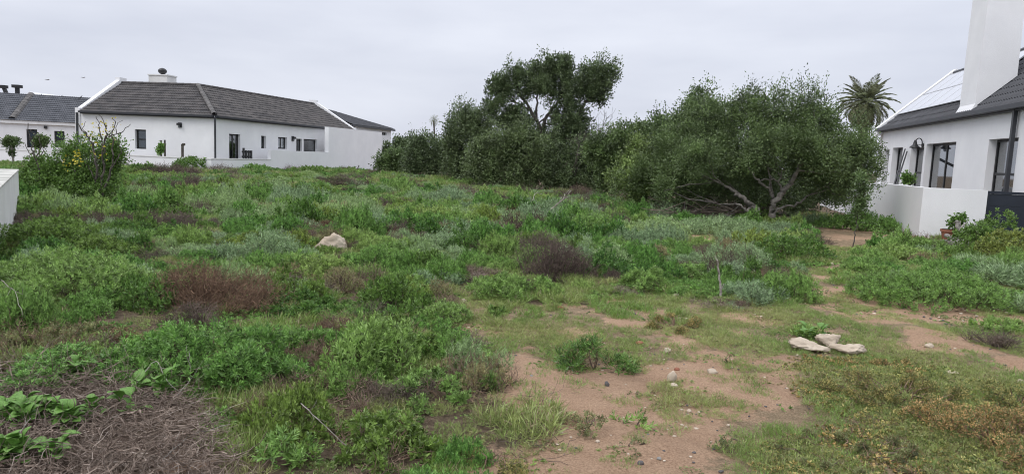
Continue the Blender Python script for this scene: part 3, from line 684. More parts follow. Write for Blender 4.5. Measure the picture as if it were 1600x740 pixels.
for k, h in enumerate(wR):
    wide = h[1] - h[0] > 1.4
    if h[2] < .5: window(R_, PR, UR, IR, h, 2, 1, depth=.2, name='door', back='dark', fw=.07, curtains=[(.02, .2), (.62, .9)])
    elif k == 0: window(R_, PR, UR, IR, h, 2, 2, depth=.2, back='dark', fw=.07, curtains=[(.05, .42), (.6, .95)])
    else: window(R_, PR, UR, IR, h, 1, 2, depth=.2, back='dark', fw=.07, curtains=[(.05, .95)])
cR, sR = math.cos(TH), math.sin(TH); upR = IR * cR + Z * sR; SR = RD / cR; RZR = ZR + RD * math.tan(TH)
nR = unit(np.cross(upR, UR)); nR = nR if nR[2] > 0 else -nR
ER = PR + Z * (ZR + .02)
tiled_slope(R_, ER - upR * .16, UR, upR, LR0, LR1 - .34, SR + .16, M['tile_dark'], parts=290, partkey=ER + UR * 0.8 + upR * 1.2, w=.31, roll=.042)
s_ = MB(); slab(s_, [ER + UR * LR0, ER + UR * LR1, ER + UR * LR1 + upR * SR, ER + UR * LR0 + upR * SR], -nR * .05)
k2 = IR * cR - Z * sR; s1 = ER + upR * SR + Z * .01
slab(s_, [s1 + UR * LR0, s1 + UR * LR1, s1 + UR * LR1 + k2 * SR, s1 + UR * LR0 + k2 * SR], -Z * .05); s_.build('roof', M['tile_dark'], R_)
caps(R_, ER + upR * SR + UR * (LR1 - .35) + Z * .02, ER + upR * SR + UR * LR0 + Z * .02, M['tile_dark'], .13, name='ridge_tiles')
# far gable parapet (thick white upstand) and a second one near the ridge behind the chimney
def slope_parapet(a, th, rise, name='gable_parapet', near_dark=True):
    g = MB(); o = PR + UR * (a - th)
    slab(g, [o - IR * .25 + Z * (ZR - .45), o + IR * RD + Z * (RZR - .3), o + IR * RD + Z * (RZR + rise), o - IR * .25 + Z * (ZR - .22 + rise * .9)], UR * th)
    slab(g, [o + IR * (RD + .001) + Z * (RZR - .3), o + IR * 2 * RD + Z * (ZR - .3), o + IR * 2 * RD + Z * (ZR + rise), o + IR * (RD + .001) + Z * (RZR + rise)], UR * th)
    g.build(name, M['plaster'], R_)
slope_parapet(LR1 + .02, .42, .22); slope_parapet(-1.6, .35, .25)
# gutter, fascia, downpipe, cable
MB().box(PR + UR * LR0 - IR * .13 + Z * (ZR - .2), UR * (LR1 - LR0 - .02), IR * .125, Z * .16).build('fascia', M['charcoal'], R_)
gutter(R_, PR + UR * (LR0 + .01) - IR * .135 + Z * (ZR - .16), UR, -IR, LR1 - LR0 - .05, M['charcoal'], w=.11, h=.13)
dq = PR + UR * wallhit(1585, 240, PR, UR)[0] - IR * .1
MB().box(dq - UR * .05 - IR * .04 + Z * .05, UR * .1, IR * .09, Z * (ZR - .22)).build('downpipe', M['charcoal'], R_)
c1 = wallhit(1385, 205, PR, UR); c2 = wallhit(1500, 186, PR, UR); c3 = wallhit(1500, 180, PR, UR); c5 = wallhit(1588, 170, PR, UR)
cp = [PR + UR * c[0] - IR * .012 + Z * c[1] for c in (c1, c2, c3, c5)]
MB().tube(cp, .012, 5).build('cable', M['charcoal'], R_)
# chimney: a broad tapering stack standing on the eave
a1c, a0c = 4.03, 3.0
ch = MB(); o = PR + UR * a0c - IR * .10
def ring(z, da, d0, d1): return [PR + UR * (a0c + da) + IR * (d0) + Z * z, PR + UR * (a1c + .15 - da) + IR * d0 + Z * z, PR + UR * (a1c + .15 - da) + IR * d1 + Z * z, PR + UR * (a0c + da) + IR * d1 + Z * z]
zs = [(ZR - .04, 0, -.10, 1.0), (ZR + .03, 0.0, -.10, 1.0), (ZR + .22, 0.0, -.01, .99), (ZR + 4.6, .01, .03, .95), (ZR + 5.0, .01, .03, .95)]
V = sum([ring(z_, da, d0, d1) for z_, da, d0, d1 in zs], [])
Q = [[4 * k + j, 4 * k + (j + 1) % 4, 4 * k + 4 + (j + 1) % 4, 4 * k + 4 + j] for k in range(len(zs) - 1) for j in range(4)] + [[0, 3, 2, 1], [4 * len(zs) - 4, 4 * len(zs) - 3, 4 * len(zs) - 2, 4 * len(zs) - 1]]
ch.add(V, Q); cho = ch.build('chimney', M['plaster'], R_)
cc_ = MB(); cc_.box(PR + UR * (a0c - .06) + IR * .0 + Z * (ZR + 5.0), UR * (a1c - a0c + .27), IR * 1.02, Z * .12); cc_.build('chimney_cap', M['plaster'], cho)
fl = MB(); fl.box(PR + UR * (a0c - .05) + upR * .15 + nR * .05 + Z * (ZR), -UR * -.045, upR * 1.25, nR * .06); fl.build('flashing', M['charcoal'], R_)
# solar panels on brackets
def on_roof(a, s, lift=.11): return ER + UR * a + upR * s + nR * lift
sa0, sa1, ss0 = 4.95, 12.05, .62
npc, pw, pl = 6, (12.05 - 4.95) / 6, 1.22
for r in range(2):
    for c in range(npc):
        q = on_roof(sa0 + c * pw, ss0 + r * (pl + .02) if r else ss0)
        t = thing('solar_panel', q, 'silvery solar panel in the %s row of the roof array, %s from the chimney' % (('lower', 'upper')[r], ('first', 'second', 'third', 'fourth', 'fifth', 'sixth')[c]), 'solar panel', 'solar panels on the right roof')
        MB().box(q + UR * .012 + upR * .012, UR * (pw - .024), upR * (pl - .024), nR * .028).build('glass', M['solar'], t)
        f = MB(); f.box(q, UR * (pw - .004), upR * .012, nR * .036); f.box(q + upR * (pl - .012), UR * (pw - .004), upR * .012, nR * .036)
        f.box(q + upR * .0125, UR * .012, upR * (pl - .025), nR * .035); f.box(q + UR * (pw - .016) + upR * .0125, UR * .012, upR * (pl - .025), nR * .035); f.build('frame', M['alu'], t)
        MB().box(q + UR * .3 - nR * .1 + upR * .05, UR * .04, upR * (pl - .1), nR * .099).build('bracket', M['charcoal'], t)
# barn lamp on the wall
a_, z_ = wallhit(1443, 227, PR, UR); lp = PR + UR * a_ + Z * z_
Lm = thing('barn_lamp', lp, 'black gooseneck barn lamp on white wall between narrow window and glass door', 'lamp')
MB().tube([lp - IR * .001, lp - IR * .05], .07, 12).build('wall_plate', M['black_metal'], Lm)
out_ = -IR * .21 + UR * .04
arc = [lp - IR * .05 + out_ * (0.5 - .5 * math.cos(t)) + Z * (.16 * math.sin(t) + .08) for t in np.linspace(0.0, math.pi, 14)]
MB().tube([lp - IR * .05] + arc, .018, 8).build('gooseneck', M['black_metal'], Lm)
MB().tube([lp - IR * .05 + Z * .02, lp - IR * .05 + out_ * .95 + Z * .02], .010, 6).build('tie_bar', M['black_metal'], Lm)
sh = arc[-1]; pr_ = [(.10, .03), (.04, .05), (0.0, .06), (-.06, .07), (-.09, .10), (-.14, .155), (-.165, .17), (-.18, .17)]
MB().tube([sh + Z * a for a, _ in pr_], [r for _, r in pr_], 18, caps=False).build('lamp_shade', M['black_metal'], Lm, smooth=True)
MB().tube([sh - Z * .16, sh - Z * .20, sh - Z * .25, sh - Z * .28], [.05, .06, .05, .01], 12).build('bulb_glass', M['curtain'], Lm, smooth=True)
# ---- garden wall: one face towards the camera, one going back
GC = np.array([10.02, 17.0, 0.]); ZG = 1.28
ga = unit(np.array([math.sin(math.radians(13.8)), math.cos(math.radians(13.8)), 0])); gb = unit(np.array([1.24, -.38, 0])); gb_in = np.array([-gb[1], gb[0], 0.]); ga_in = np.array([ga[1], -ga[0], 0.])
gw = thing('garden_wall', GC, 'white garden wall with a corner in front of the right-hand house', 'wall')
b1 = wallhit(1544, 297.4, GC, gb)[0]
m = MB(); m.add([GC + Z * -.3, GC + gb * b1 + Z * -.3, GC + gb * b1 + gb_in * .22 + Z * -.3, GC + ga_in * .22 + gb_in * .22 - Z * .3, GC + ga * 13 + ga_in * .22 - Z * .3, GC + ga * 13 - Z * .3] + [GC + Z * ZG, GC + gb * b1 + Z * ZG, GC + gb * b1 + gb_in * .22 + Z * ZG, GC + ga_in * .22 + gb_in * .22 + Z * ZG, GC + ga * 13 + ga_in * .22 + Z * ZG, GC + ga * 13 + Z * ZG],
            [[0, 1, 7, 6], [1, 2, 8, 7], [2, 3, 9, 8], [3, 4, 10, 9], [4, 5, 11, 10], [5, 0, 6, 11], [6, 7, 8, 9], [6, 9, 10, 11]])
m.build('wall_body', M['plaster'], gw)
gt = thing('gate', GC + gb * b1, 'dark navy gate of wide horizontal boards between white garden wall and photo edge', 'gate')
gz0 = wallhit(1560, 299, GC, gb)[1]; gl = 3.6
k = 0; z0_ = .06; nb = 4; bh = (gz0 - .06 - .06) / nb
for k in range(nb): MB().box(GC + gb * (b1 + .05) + gb_in * .06 + Z * (z0_ + k * bh), gb * gl, gb_in * .03, Z * (bh - .004)).build('board', M['gate'], gt)
f = MB(); f.box(GC + gb * (b1 + .003) + gb_in * .04 + Z * .03, gb * .06, gb_in * .07, Z * (gz0 - .03)); f.box(GC + gb * (b1 + .065) + gb_in * .041 + Z * (gz0 - .06), gb * (gl - .02), gb_in * .068, Z * .06); f.box(GC + gb * (b1 + .065) + gb_in * .092 + Z * .1, gb * (gl - .02), gb_in * .02, Z * .9); f.build('frame', M['gate'], gt)
st = MB(); q = GC + gb * (b1 + .02) - gb_in * .35; st.box([q[0], q[1], -.1], gb * 3.2, gb_in * .36, Z * .22); tag(st.build('gate_step', M['cap_grey'], origin=q), 'low cement strip at the foot of the dark gate', 'step')
# leaning poles behind the garden wall
for (x0, y0, x1, y1, lb) in ((1397, 288, 1417, 233, 'left of two thin dark poles leaning on the white house behind garden wall'), (1400.5, 288, 1420, 237, 'right of two thin dark poles leaning on the white house behind garden wall')):
    pa = at(x0, y0, 23.0); a_, z_ = wallhit(x1, y1, PR, UR); pb = PR + UR * a_ - IR * .06 + Z * z_; d = pb - pa; t = (pa[2] - .02) / d[2]
    tag(MB().tube([pa - d * t, pa, pb], .024, 6).build('leaning_pole', M['black_metal'], origin=pa - d * t), lb, 'pole', 'poles leaning on the right house')
# ------------------------------------------------------------------ near boundary wall at the left edge
T1 = at(28.5, 264.3, 15.0); zt = T1[2]; T0 = E0 + ray(0, 290.5) * ((zt - EYE) / ray(0, 290.5)[2])
al3 = unit(np.array([T0[0] - T1[0], T0[1] - T1[1], 0])); in3 = np.array([al3[1], -al3[0], 0.]); in3 = in3 if in3[0] < 0 else -in3
nw = thing('near_wall', (T1[0], T1[1], 0), 'white wall with stained grey top cut off by the left edge of the photo', 'wall')
P3 = np.array([T1[0], T1[1], 0])
m = MB(); m.box(P3 - Z * .3, al3 * 9, in3 * .6, Z * (zt + .27)); m.build('wall_body', M['plaster_worn'], nw)
m = MB(); m.box(P3 + al3 * -.02 - in3 * .015 + Z * (zt - .029), al3 * 9.04, in3 * .63, Z * .029); m.build('wall_top', M['cap_grey'], nw)
# ------------------------------------------------------------------ plants: generators
KIND = {   # sprigs per m2, leaves per sprig, leaf length, leaf width, sprig length, up bias, leaf material, twig material
    'green': (390, 14, .044, .0125, .075, .7, 'lf_green', 'brownstem'),
    'deep':  (330, 11, .041, .017, .060, .6, 'lf_deep', 'brownstem'),
    'teal':  (430, 13, .042, .0085, .10, 1.2, 'lf_teal', 'brownstem'),
    'olive': (700, 9, .018, .007, .030, .6, 'lf_olive', 'brownstem'),
    'rustlow': (900, 9, .016, .007, .035, .7, 'lf_rust', 'twig_rust'),
    'yellow': (420, 10, .042, .019, .055, .7, 'lf_yellow', 'brownstem'),
    'spiky': (400, 10, .062, .009, .10, 1.3, 'lf_deep', 'brownstem'),
    'blades': (700, 5, .16, .009, .02, 2.0, 'lf_teal', 'brownstem'),
    'tuft': (800, 6, .085, .0045, .02, 1.6, 'lf_grass', 'brownstem'),
}
def sub_domes(rx, ry, h, n=None):
    n = n or int(np.clip(rx * ry * math.pi / .042, 9, 80))
    a = RS.rand(n) * 2 * math.pi; q = np.sqrt(RS.rand(n)) * .86
    rs = np.clip(h * (.32 + .25 * RS.rand(n)), .03, .30)
    x = np.cos(a) * q * rx; y = np.sin(a) * q * ry
    top = h * np.sqrt(np.clip(1 - q ** 2 * .92, .05, 1)) * (.52 + .58 * RS.rand(n))
    return np.stack([x, y, np.maximum(top - rs, rs * .1)], 1), rs
def shrub_geo(rx, ry, h, kind, dens=1.0, lod=1.0, gaps=0.0):
    den, m, Ll, Wd, sl_, ub, _, _ = KIND[kind]
    Ll, Wd, sl_ = Ll * lod, Wd * lod * 1.05, sl_ * lod ** .8
    c, r = sub_domes(rx, ry, h)
    n = int(math.pi * rx * ry * (1.2 + 1.2 * h / max(.15, (rx + ry) / 2)) * den * dens / lod ** 1.8)
    i = RS.choice(len(r), n * 2, p=r ** 2 / (r ** 2).sum()); d = rdir(n * 2, .45); d[:, 2] = np.abs(d[:, 2]) - .25 * RS.rand(n * 2); d = unit(d)
    p = c[i] + d * r[i][:, None] * (.72 + .33 * RS.rand(n * 2))[:, None]
    # keep what is near the outside of the union of lobes
    dist = np.full(len(p), 9.0)
    for k in range(len(r)):
        dist = np.minimum(dist, np.where(i == k, 9, np.linalg.norm(p - c[k], axis=1) / r[k]))
    keep = ((dist > .72) | (RS.rand(len(p)) < .15)) & (p[:, 2] > .004)
    if gaps:
        g = np.array([mnoise.noise((v[0] * 4 / lod, v[1] * 4 / lod, v[2] * 4 + n)) for v in p]); keep &= g < (.55 - gaps)
    p = p[keep][:n]; d = d[keep][:n]; n = len(p)
    axs = unit(d * .65 + np.array([0, 0, ub]) * .6 + RS.randn(n, 3) * .28)
    P = np.repeat(p, m, 0); A = np.repeat(axs, m, 0); t = np.tile((np.arange(m) + .5) / m, n)
    rad = unit(np.cross(A, unit(RS.randn(n * m, 3))))
    D = unit(A * (.25 + 1.1 * t)[:, None] + rad * .8 + RS.randn(n * m, 3) * .12)
    base = P + A * ((t - .6) * sl_)[:, None]
    sz = (1.05 - .45 * t) * (.75 + .5 * RS.rand(n * m))
    V, Q = leafquads(base, D, Ll * sz, Wd * sz, up=.12)
    mi = np.zeros(len(Q), int)
    # woody stems running up to some of the sprigs
    k = RS.choice(n, max(3, n // 14)); pl_ = np.linalg.norm(p[k][:, :2], axis=1) + 1e-6; f_ = 1 - np.minimum(.65, .13 / pl_); root = np.stack([p[k][:, 0] * f_, p[k][:, 1] * f_, np.full(len(k), -.01)], 1)
    mid = (root + p[k]) / 2 + RS.randn(len(k), 3) * .03 * np.array([1, 1, .4]); mid[:, 2] = np.maximum(mid[:, 2], .01)
    w1, q1 = prisms(root, mid, .006 * lod ** .5, .004 * lod ** .5); w2, q2 = prisms(mid, p[k], .004 * lod ** .5, .0015 * lod ** .5)
    return (V, Q), (np.concatenate([w1, w2]), np.concatenate([q1, q2 + len(w1)]))
def twig_geo(rx, ry, h, dens=1.0, lod=1.0, bend=.75, L=.10, r=.0021, up=.12):
    c, rr = sub_domes(rx, ry, h)
    n = int(math.pi * rx * ry * (1.2 + 1.0 * h / max(.15, (rx + ry) / 2)) * 900 * dens / lod ** 1.6)
    i = RS.choice(len(rr), n, p=rr ** 2 / (rr ** 2).sum()); d = rdir(n, .4); d[:, 2] = np.abs(d[:, 2])
    p = c[i] + d * rr[i][:, None] * (.35 + .5 * RS.rand(n))[:, None]; p[:, 2] = np.maximum(p[:, 2], .0)
    D = unit(d + np.array([0, 0, up]) + RS.randn(n, 3) * .5)
    V, Q, tip, _ = chains(p, D, L * lod ** .7 * (.6 + .8 * RS.rand(n)), r * lod * (.7 + .7 * RS.rand(n)), 3, bend)
    k = RS.choice(n, max(3, n // 8)); pl_ = np.linalg.norm(p[k][:, :2], axis=1) + 1e-6; f_ = 1 - np.minimum(.6, .13 / pl_); root = np.stack([p[k][:, 0] * f_, p[k][:, 1] * f_, np.full(len(k), -.01)], 1)
    w, q = prisms(root, p[k], .006 * lod ** .5, .0025 * lod ** .5)
    return np.concatenate([V, w]), np.concatenate([Q, q + len(V)])
def shrub_mesh(name, rx, ry, h, kind, dens=1, lod=1, gaps=0, mix_twigs=0.0):
    """one mesh, leaves + stems"""
    if kind in ('rust', 'plum', 'pale'):
        V, Q = twig_geo(rx, ry, h, dens, lod); mt = [M['twig_' + kind]]
        if mix_twigs:
            (a, b), _ = shrub_geo(rx * .95, ry * .95, h * .9, 'olive', .25 * mix_twigs, lod)
            return mesh_from(name, np.concatenate([V, a]), np.concatenate([Q, b + len(V)]), mt + [M['lf_olive']], np.r_[np.zeros(len(Q)), np.ones(len(b))])
        return mesh_from(name, V, Q, mt)
    (V, Q), (w, q) = shrub_geo(rx, ry, h, kind, dens, lod, gaps)
    Vs = [V, w]; Qs = [Q, q + len(V)]; mi = [np.zeros(len(Q)), np.ones(len(q))]; n = len(V) + len(w)
    mts = [M[KIND[kind][6]], M[KIND[kind][7]]]
    if mix_twigs:
        tv, tq = twig_geo(rx, ry, h * .95, mix_twigs, lod); Vs.append(tv); Qs.append(tq + n); mi.append(np.full(len(tq), 2)); mts.append(M['twig_rust'])
    return mesh_from(name, np.concatenate(Vs), np.concatenate(Qs), mts, np.concatenate(mi))
LAND = []       # (px, py, w, short name) of the landmarks other labels refer to
def place_shrub(px, py, w, h, kind, label, name='shrub', tint=.2, dens=1.0, gaps=.0, depth=.9, twigs=0.0, cat='shrub', split=True, group=None, land=None, dist=None, dark=0):
    """a shrub whose base sits where its foot is seen, as wide and high as it looks"""
    b = gp(px, py) if dist is None else at(px, py, dist)
    D = b[1]; s = D / FPX
    rx = w * s / 2; hh = h * s; ry = rx * depth
    if dist is None:
        b = b + np.array([b[0], b[1], 0]) / np.linalg.norm(b[:2]) * ry * .7     # the seen foot is the near edge
        rx *= 1 + ry * .7 / D
        hh = max(.05, hh - ry * .55 * EYE / D)
    b[2] = float(hgt(b[0], b[1])) if dist is None else b[2]
    lod = max(1.0, D / 8.0)
    USED.append((b[0], b[1], max(rx, ry)))
    t = thing(name, b, label, cat, group)
    t['tint'] = tint
    if kind in ('rust', 'plum', 'pale'):
        V, Q = twig_geo(rx, ry, hh, dens, lod)
        link('dead_twigs', mesh_from(name, V, Q, M['twig_' + kind]), t, tint=tint)['kind'] = 'stuff'
    else:
        (V, Q), (w_, q_) = shrub_geo(rx, ry, hh, kind, dens, lod, gaps)
        link('foliage', mesh_from(name, V, Q, M[KIND[kind][6]]), t, tint=tint)
        link('stems', mesh_from(name, w_, q_, M[KIND[kind][7]]), t, tint=tint)['kind'] = 'stuff'
        if twigs: 
            V, Q = twig_geo(rx, ry, hh * .95, twigs, lod); link('dead_twigs', mesh_from(name, V, Q, M['twig_rust']), t, tint=tint)['kind'] = 'stuff'
    if land: LAND.append((px, py - h / 2, land))
    return t
USED = []
# ------------------------------------------------------------------ trees
def crown_geo(blobs, dist, n_leaf, Ll, Wd, rc=.35, up=.55, shell=.6, nper=260, hole=0.0, spray=1.0):
    """blobs: (px, py, rx, ry[, dz]) lobes of the crown as they are seen, given real depth; filled with leafy clumps"""
    cl = []; vol = np.array([(b[2] * b[3]) for b in blobs], float); pick = vol / vol.sum(); ncl = max(6, n_leaf // nper)
    for _ in range(ncl):
        b = blobs[RS.choice(len(blobs), p=pick)]; dz = b[4] if len(b) > 4 else 0
        y = dist + dz; c = at(b[0], b[1], y); s = y / FPX; r3 = np.array([b[2] * s, (b[2] + b[3]) * .5 * s, b[3] * s]); r3 = np.maximum(r3 - np.array([.6, .7, 1.25]) * rc, r3 * .25)
        d = rdir(1, .15)[0]; q = RS.rand() ** (1 / 3) * (1 - shell) + shell * (1 if RS.rand() < .75 else RS.rand())
        cl.append(np.r_[c + d * r3 * q, rc * (.55 + .8 * RS.rand()), (d * np.sign(1))])
    cl = np.array(cl)
    nl = len(cl) * nper; i = np.repeat(np.arange(len(cl)), nper)
    # every clump is a compact upright plume: leaves crowd its surface, a few fill it, the tips point up and out
    el = np.stack([.62 + .3 * RS.rand(len(cl)), .62 + .3 * RS.rand(len(cl)), 1.05 + .5 * RS.rand(len(cl))], 1)
    u = rdir(nl, .25); q = np.where(RS.rand(nl) < .72, .78 + .26 * RS.rand(nl), RS.rand(nl) ** .5)
    # the plume's surface is itself ragged: a few sprigs poke out of it
    q *= 1 + .22 * np.sin(u[:, 0] * 7 + i) * np.sin(u[:, 1] * 6 + i * 2) + .16 * np.sin(u[:, 2] * 11 + i * 3)
    lean = cl[:, 4:7] * .35 + np.array([0, 0, .1])
    p = cl[i, :3] + u * el[i] * (cl[i, 3] * q)[:, None] * spray + lean[i] * (cl[i, 3] * q ** 2)[:, None]
    D = unit(u * .8 + np.array([0, 0, up * .6]) + RS.randn(nl, 3) * .6)
    k = .7 + .6 * RS.rand(nl)
    return leafquads(p, D, Ll * k * .92, Wd * k * 1.75, .08) + (cl,)
def limb(mb, pts, dist, r0, r1, k=8, wob=.02):
    P = np.array([at(p[0], p[1], dist + (p[2] if len(p) > 2 else 0)) for p in pts])
    # smooth the path
    tt = np.linspace(0, len(P) - 1, (len(P) - 1) * 4 + 1); idx = np.arange(len(P))
    Q = np.stack([np.interp(tt, idx, P[:, a]) for a in range(3)], 1)
    Q[1:-1] = (Q[:-2] + Q[1:-1] * 2 + Q[2:]) / 4; Q[1:-1] += RS.randn(len(Q) - 2, 3) * wob
    R = np.interp(tt / tt[-1], [0, .15, 1], [r0, r0 * .8, r1]) * (1 + .08 * RS.randn(len(Q)))
    mb.tube(Q, R, k); return Q
def branches(mb, nodes, cl, n, r0=.03, r1=.006):
    """thin branches from the limbs to the leafy clumps"""
    for _ in range(n):
        c = cl[RS.randint(len(cl))]; e = c[:3]; d = np.linalg.norm(nodes - e, axis=1); s = nodes[np.argsort(d)[RS.randint(0, min(6, len(d)))]]
        m_ = (s + e) / 2 + np.array([0, 0, .12 * np.linalg.norm(e - s)]) * RS.randn() + RS.randn(3) * .08
        P = np.array([s, s * .55 + m_ * .35 + e * .1, m_, m_ * .4 + e * .6, e]); mb.tube(P, np.linspace(r0, r1, 5), 5, caps=False)
def tree(name, label, base, dist, blobs, n_leaf, Ll, Wd, limbs, lm='lf_tree', bark='bark', rc=.35, tint=.2, nb=30, cat='tree', group=None, **kw):
    b = at(base[0], base[1], dist); b[2] = float(hgt(b[0], b[1])) - .02
    t = thing(name, b, label, cat, group); t['tint'] = tint
    V, Q, cl = crown_geo(blobs, dist, n_leaf, Ll, Wd, rc, **kw)
    ok = V.reshape(-1, 4, 3)[:, 0, 2] > b[2] + .03
    V = V.reshape(-1, 4, 3)[ok].reshape(-1, 3); Q = np.arange(len(V)).reshape(-1, 4)
    link('crown', mesh_from('crown', V - b, Q, M[lm]), t, tint=tint)
    mb = MB(); nodes = []
    for l in limbs: nodes.append(limb(mb, l[0], dist, l[1] * .72, l[2] * .72))
    if nodes:
        nodes = np.concatenate(nodes); branches(mb, nodes, cl, nb, .03 * dist / 20, .007 * dist / 20)
        mb.build('trunk', M[bark], t, smooth=True)
    return t
# the spreading acacia in front of everything on the right
BT = 18.7
big = [(1120, 185, 62, 38, 1), (1170, 172, 45, 30, .5), (1215, 180, 55, 36, 0), (1092, 225, 62, 42, 1), (1165, 222, 90, 45, .3), (1240, 215, 70, 42, 0), (1262, 168, 24, 30, 0), (1282, 190, 35, 35, .3), (1310, 222, 55, 42, 0), (1345, 240, 40, 40, -.2),
       (1325, 275, 55, 38, -.3), (1275, 262, 55, 38, .8), (1240, 255, 60, 35, 1.4), (1120, 262, 75, 38, .6), (1070, 275, 55, 40, .8), (1150, 275, 60, 28, 1.6), (1040, 295, 45, 28, .5), (1100, 300, 50, 20, 1.), (1290, 300, 45, 22, .4), (1330, 308, 25, 12, 0), (1205, 248, 60, 30, 1.8), (1365, 262, 22, 26, -.3), (1230, 300, 60, 30, 2.6), (1180, 300, 60, 30, 2.6), (985, 285, 30, 22, 1.2), (1015, 262, 34, 26, 1.2), (1050, 235, 34, 26, 1.2), (1180, 240, 50, 16, -.6), (1090, 250, 40, 30, -.7), (1245, 235, 45, 30, -.8), (1300, 250, 40, 30, -.9)]
limbs = [([(1192, 357), (1186, 348), (1182, 340), (1184, 330), (1178, 322), (1166, 316), (1160, 308, .1), (1150, 302, .2), (1138, 293, .3), (1110, 275, .5)], .16, .04),
         ([(1192, 357), (1202, 347), (1207, 338), (1206, 328), (1210, 315), (1221, 302), (1232, 290), (1240, 278, -.1), (1248, 262, -.1), (1250, 235, .5), (1250, 205, .9), (1262, 170, .5)], .17, .03),
         ([(1209, 318), (1206, 304, .1), (1203, 295, .1), (1192, 289, 0), (1182, 281, 0), (1170, 262, 0)], .085, .03),
         ([(1222, 300), (1214, 283, .1), (1200, 279), (1188, 283, -.1)], .05, .02), ([(1216, 285), (1224, 262, .1), (1214, 258)], .03, .012), ([(1203, 295, .1), (1203, 272, .1), (1196, 250, .1)], .035, .015),
         ([(1207, 335), (1222, 322, .2), (1240, 321, .2), (1252, 316, .2), (1262, 305, .3), (1300, 285, .3)], .06, .02), ([(1172, 324), (1165, 330, -.1), (1160, 322, -.1), (1150, 318), (1120, 318, .3)], .06, .02),
         ([(1248, 262, -.1), (1275, 235), (1310, 215)], .045, .015), ([(1160, 308, .1), (1120, 270, 1.2), (1110, 200, 1.6)], .05, .015), ([(1210, 315), (1200, 250, 1.6), (1190, 180, 1.4)], .04, .012)]
tree('spreading_acacia', 'wide low acacia with pale twisting forked trunk, in front of the right-hand garden wall', (1192, 357), BT, big, 170000, .07, .0155, limbs, rc=.34, nb=60, tint=.3, shell=.6, up=.6, nper=400)
LAND.append((1192, 345, 'the forked acacia trunk'))
# young yellow-green acacia bush at its left foot
tree('young_acacia', 'yellow-green young acacia bush at left foot of the spreading acacia', (1010, 332), 20.5, [(1010, 270, 45, 32, 0), (975, 285, 35, 26, 0), (1040, 285, 42, 30, -.3), (985, 262, 24, 20, .2), (1020, 305, 50, 18, 0), (1055, 260, 30, 28, 0), (1000, 240, 16, 14, .3), (985, 305, 35, 18, .2), (1080, 300, 30, 18, 0)], 26000, .085, .020,
     [([(1010, 332), (1008, 310), (1000, 285), (985, 270)], .05, .015), ([(1012, 332), (1030, 310), (1040, 285)], .05, .015)], 'lf_lime', rc=.26, tint=.3, nb=14)
def mass(name, label, base, dist, blobs, n, Ll, Wd, lm='lf_tree_dark', tint=.2, rc=.5, trunk=None, **kw):
    bx, by = base
    top = min(b[1] for b in blobs); limbs = trunk or [([(bx, by), (bx + 4, by - 25), (bx - 6, top + 25)], .10 * dist / 30, .03), ([(bx + 3, by), (bx + 22, by - 35), (bx + 30, top + 30)], .08 * dist / 30, .03)]
    return tree(name, label, base, dist, blobs, n, Ll, Wd, limbs, lm, 'bark_dark', rc, tint, 12, **kw)
mass('evergreen_tree', 'dark evergreen right behind the end of the tall blank wall', (625, 262), 60, [(618, 234, 14, 10), (634, 234, 18, 12), (650, 240, 18, 12), (606, 240, 8, 10), (625, 250, 30, 12)], 13950, 0.208, 0.056, rc=.5)
mass('evergreen_bush', 'rounded dark bush beside the foot of the tall blank wall', (622, 274), 46, [(615, 257, 28, 15), (640, 252, 28, 18), (600, 262, 16, 10), (625, 266, 34, 10)], 15500, 0.152, 0.044, 'lf_tree', rc=.5, tint=.25)
mass('evergreen_tree', 'dark evergreen under the tiny far palm, with a spiky top', (672, 285), 42, [(664, 224, 12, 12), (658, 232, 22, 16), (692, 238, 28, 22), (650, 245, 22, 22), (665, 260, 40, 24), (700, 262, 36, 26), (655, 272, 30, 14)], 26350, 0.136, 0.036, rc=.5)
mass('evergreen_tree', 'rounded evergreen dome between far palm and the tall tree', (730, 285), 38, [(740, 190, 30, 20), (722, 205, 30, 22), (755, 205, 25, 22), (735, 225, 44, 28), (705, 232, 22, 22), (770, 228, 22, 26), (740, 255, 50, 26), (735, 275, 45, 16)], 34100, 0.128, 0.0336, rc=.5, tint=.3)
mass('evergreen_tree', 'broad dark evergreen mass under the left side of the tall tree', (790, 300), 32.5, [(800, 222, 45, 24), (770, 240, 40, 26), (830, 238, 45, 28), (790, 265, 60, 28), (840, 272, 48, 26), (755, 270, 34, 24), (795, 288, 60, 16), (860, 255, 30, 26)], 52700, 0.112, 0.0304, rc=.45, tint=.45)
mass('evergreen_tree', 'dark thicket under the right side of the tall tree, behind bare branches', (905, 302), 32, [(890, 248, 45, 28), (930, 252, 36, 26), (955, 240, 24, 18), (880, 276, 45, 26), (940, 285, 35, 20), (905, 290, 55, 16)], 37200, 0.112, 0.0304, rc=.45, tint=.25)
mass('evergreen_tree', 'green hedge-like tree right of the bare-branched tree', (985, 305), 27, [(985, 222, 30, 20), (1010, 215, 30, 22), (962, 226, 30, 24), (935, 238, 28, 26), (948, 252, 34, 26), (965, 245, 28, 24), (1000, 250, 45, 28), (955, 268, 30, 24), (985, 280, 40, 24), (1030, 235, 30, 26), (945, 290, 22, 16)], 40300, 0.096, 0.0264, 'lf_tree', rc=.4, tint=.3)
mass('evergreen_tree', 'tall leafy evergreen just left of the spreading acacia', (1060, 300), 25, [(1045, 205, 32, 20), (1075, 190, 30, 24), (1100, 180, 34, 26), (1060, 230, 48, 30), (1110, 225, 48, 36), (1050, 265, 45, 30), (1090, 165, 12, 12), (1130, 200, 30, 30)], 40300, 0.092, 0.0256, 'lf_tree', rc=.38, tint=.2)
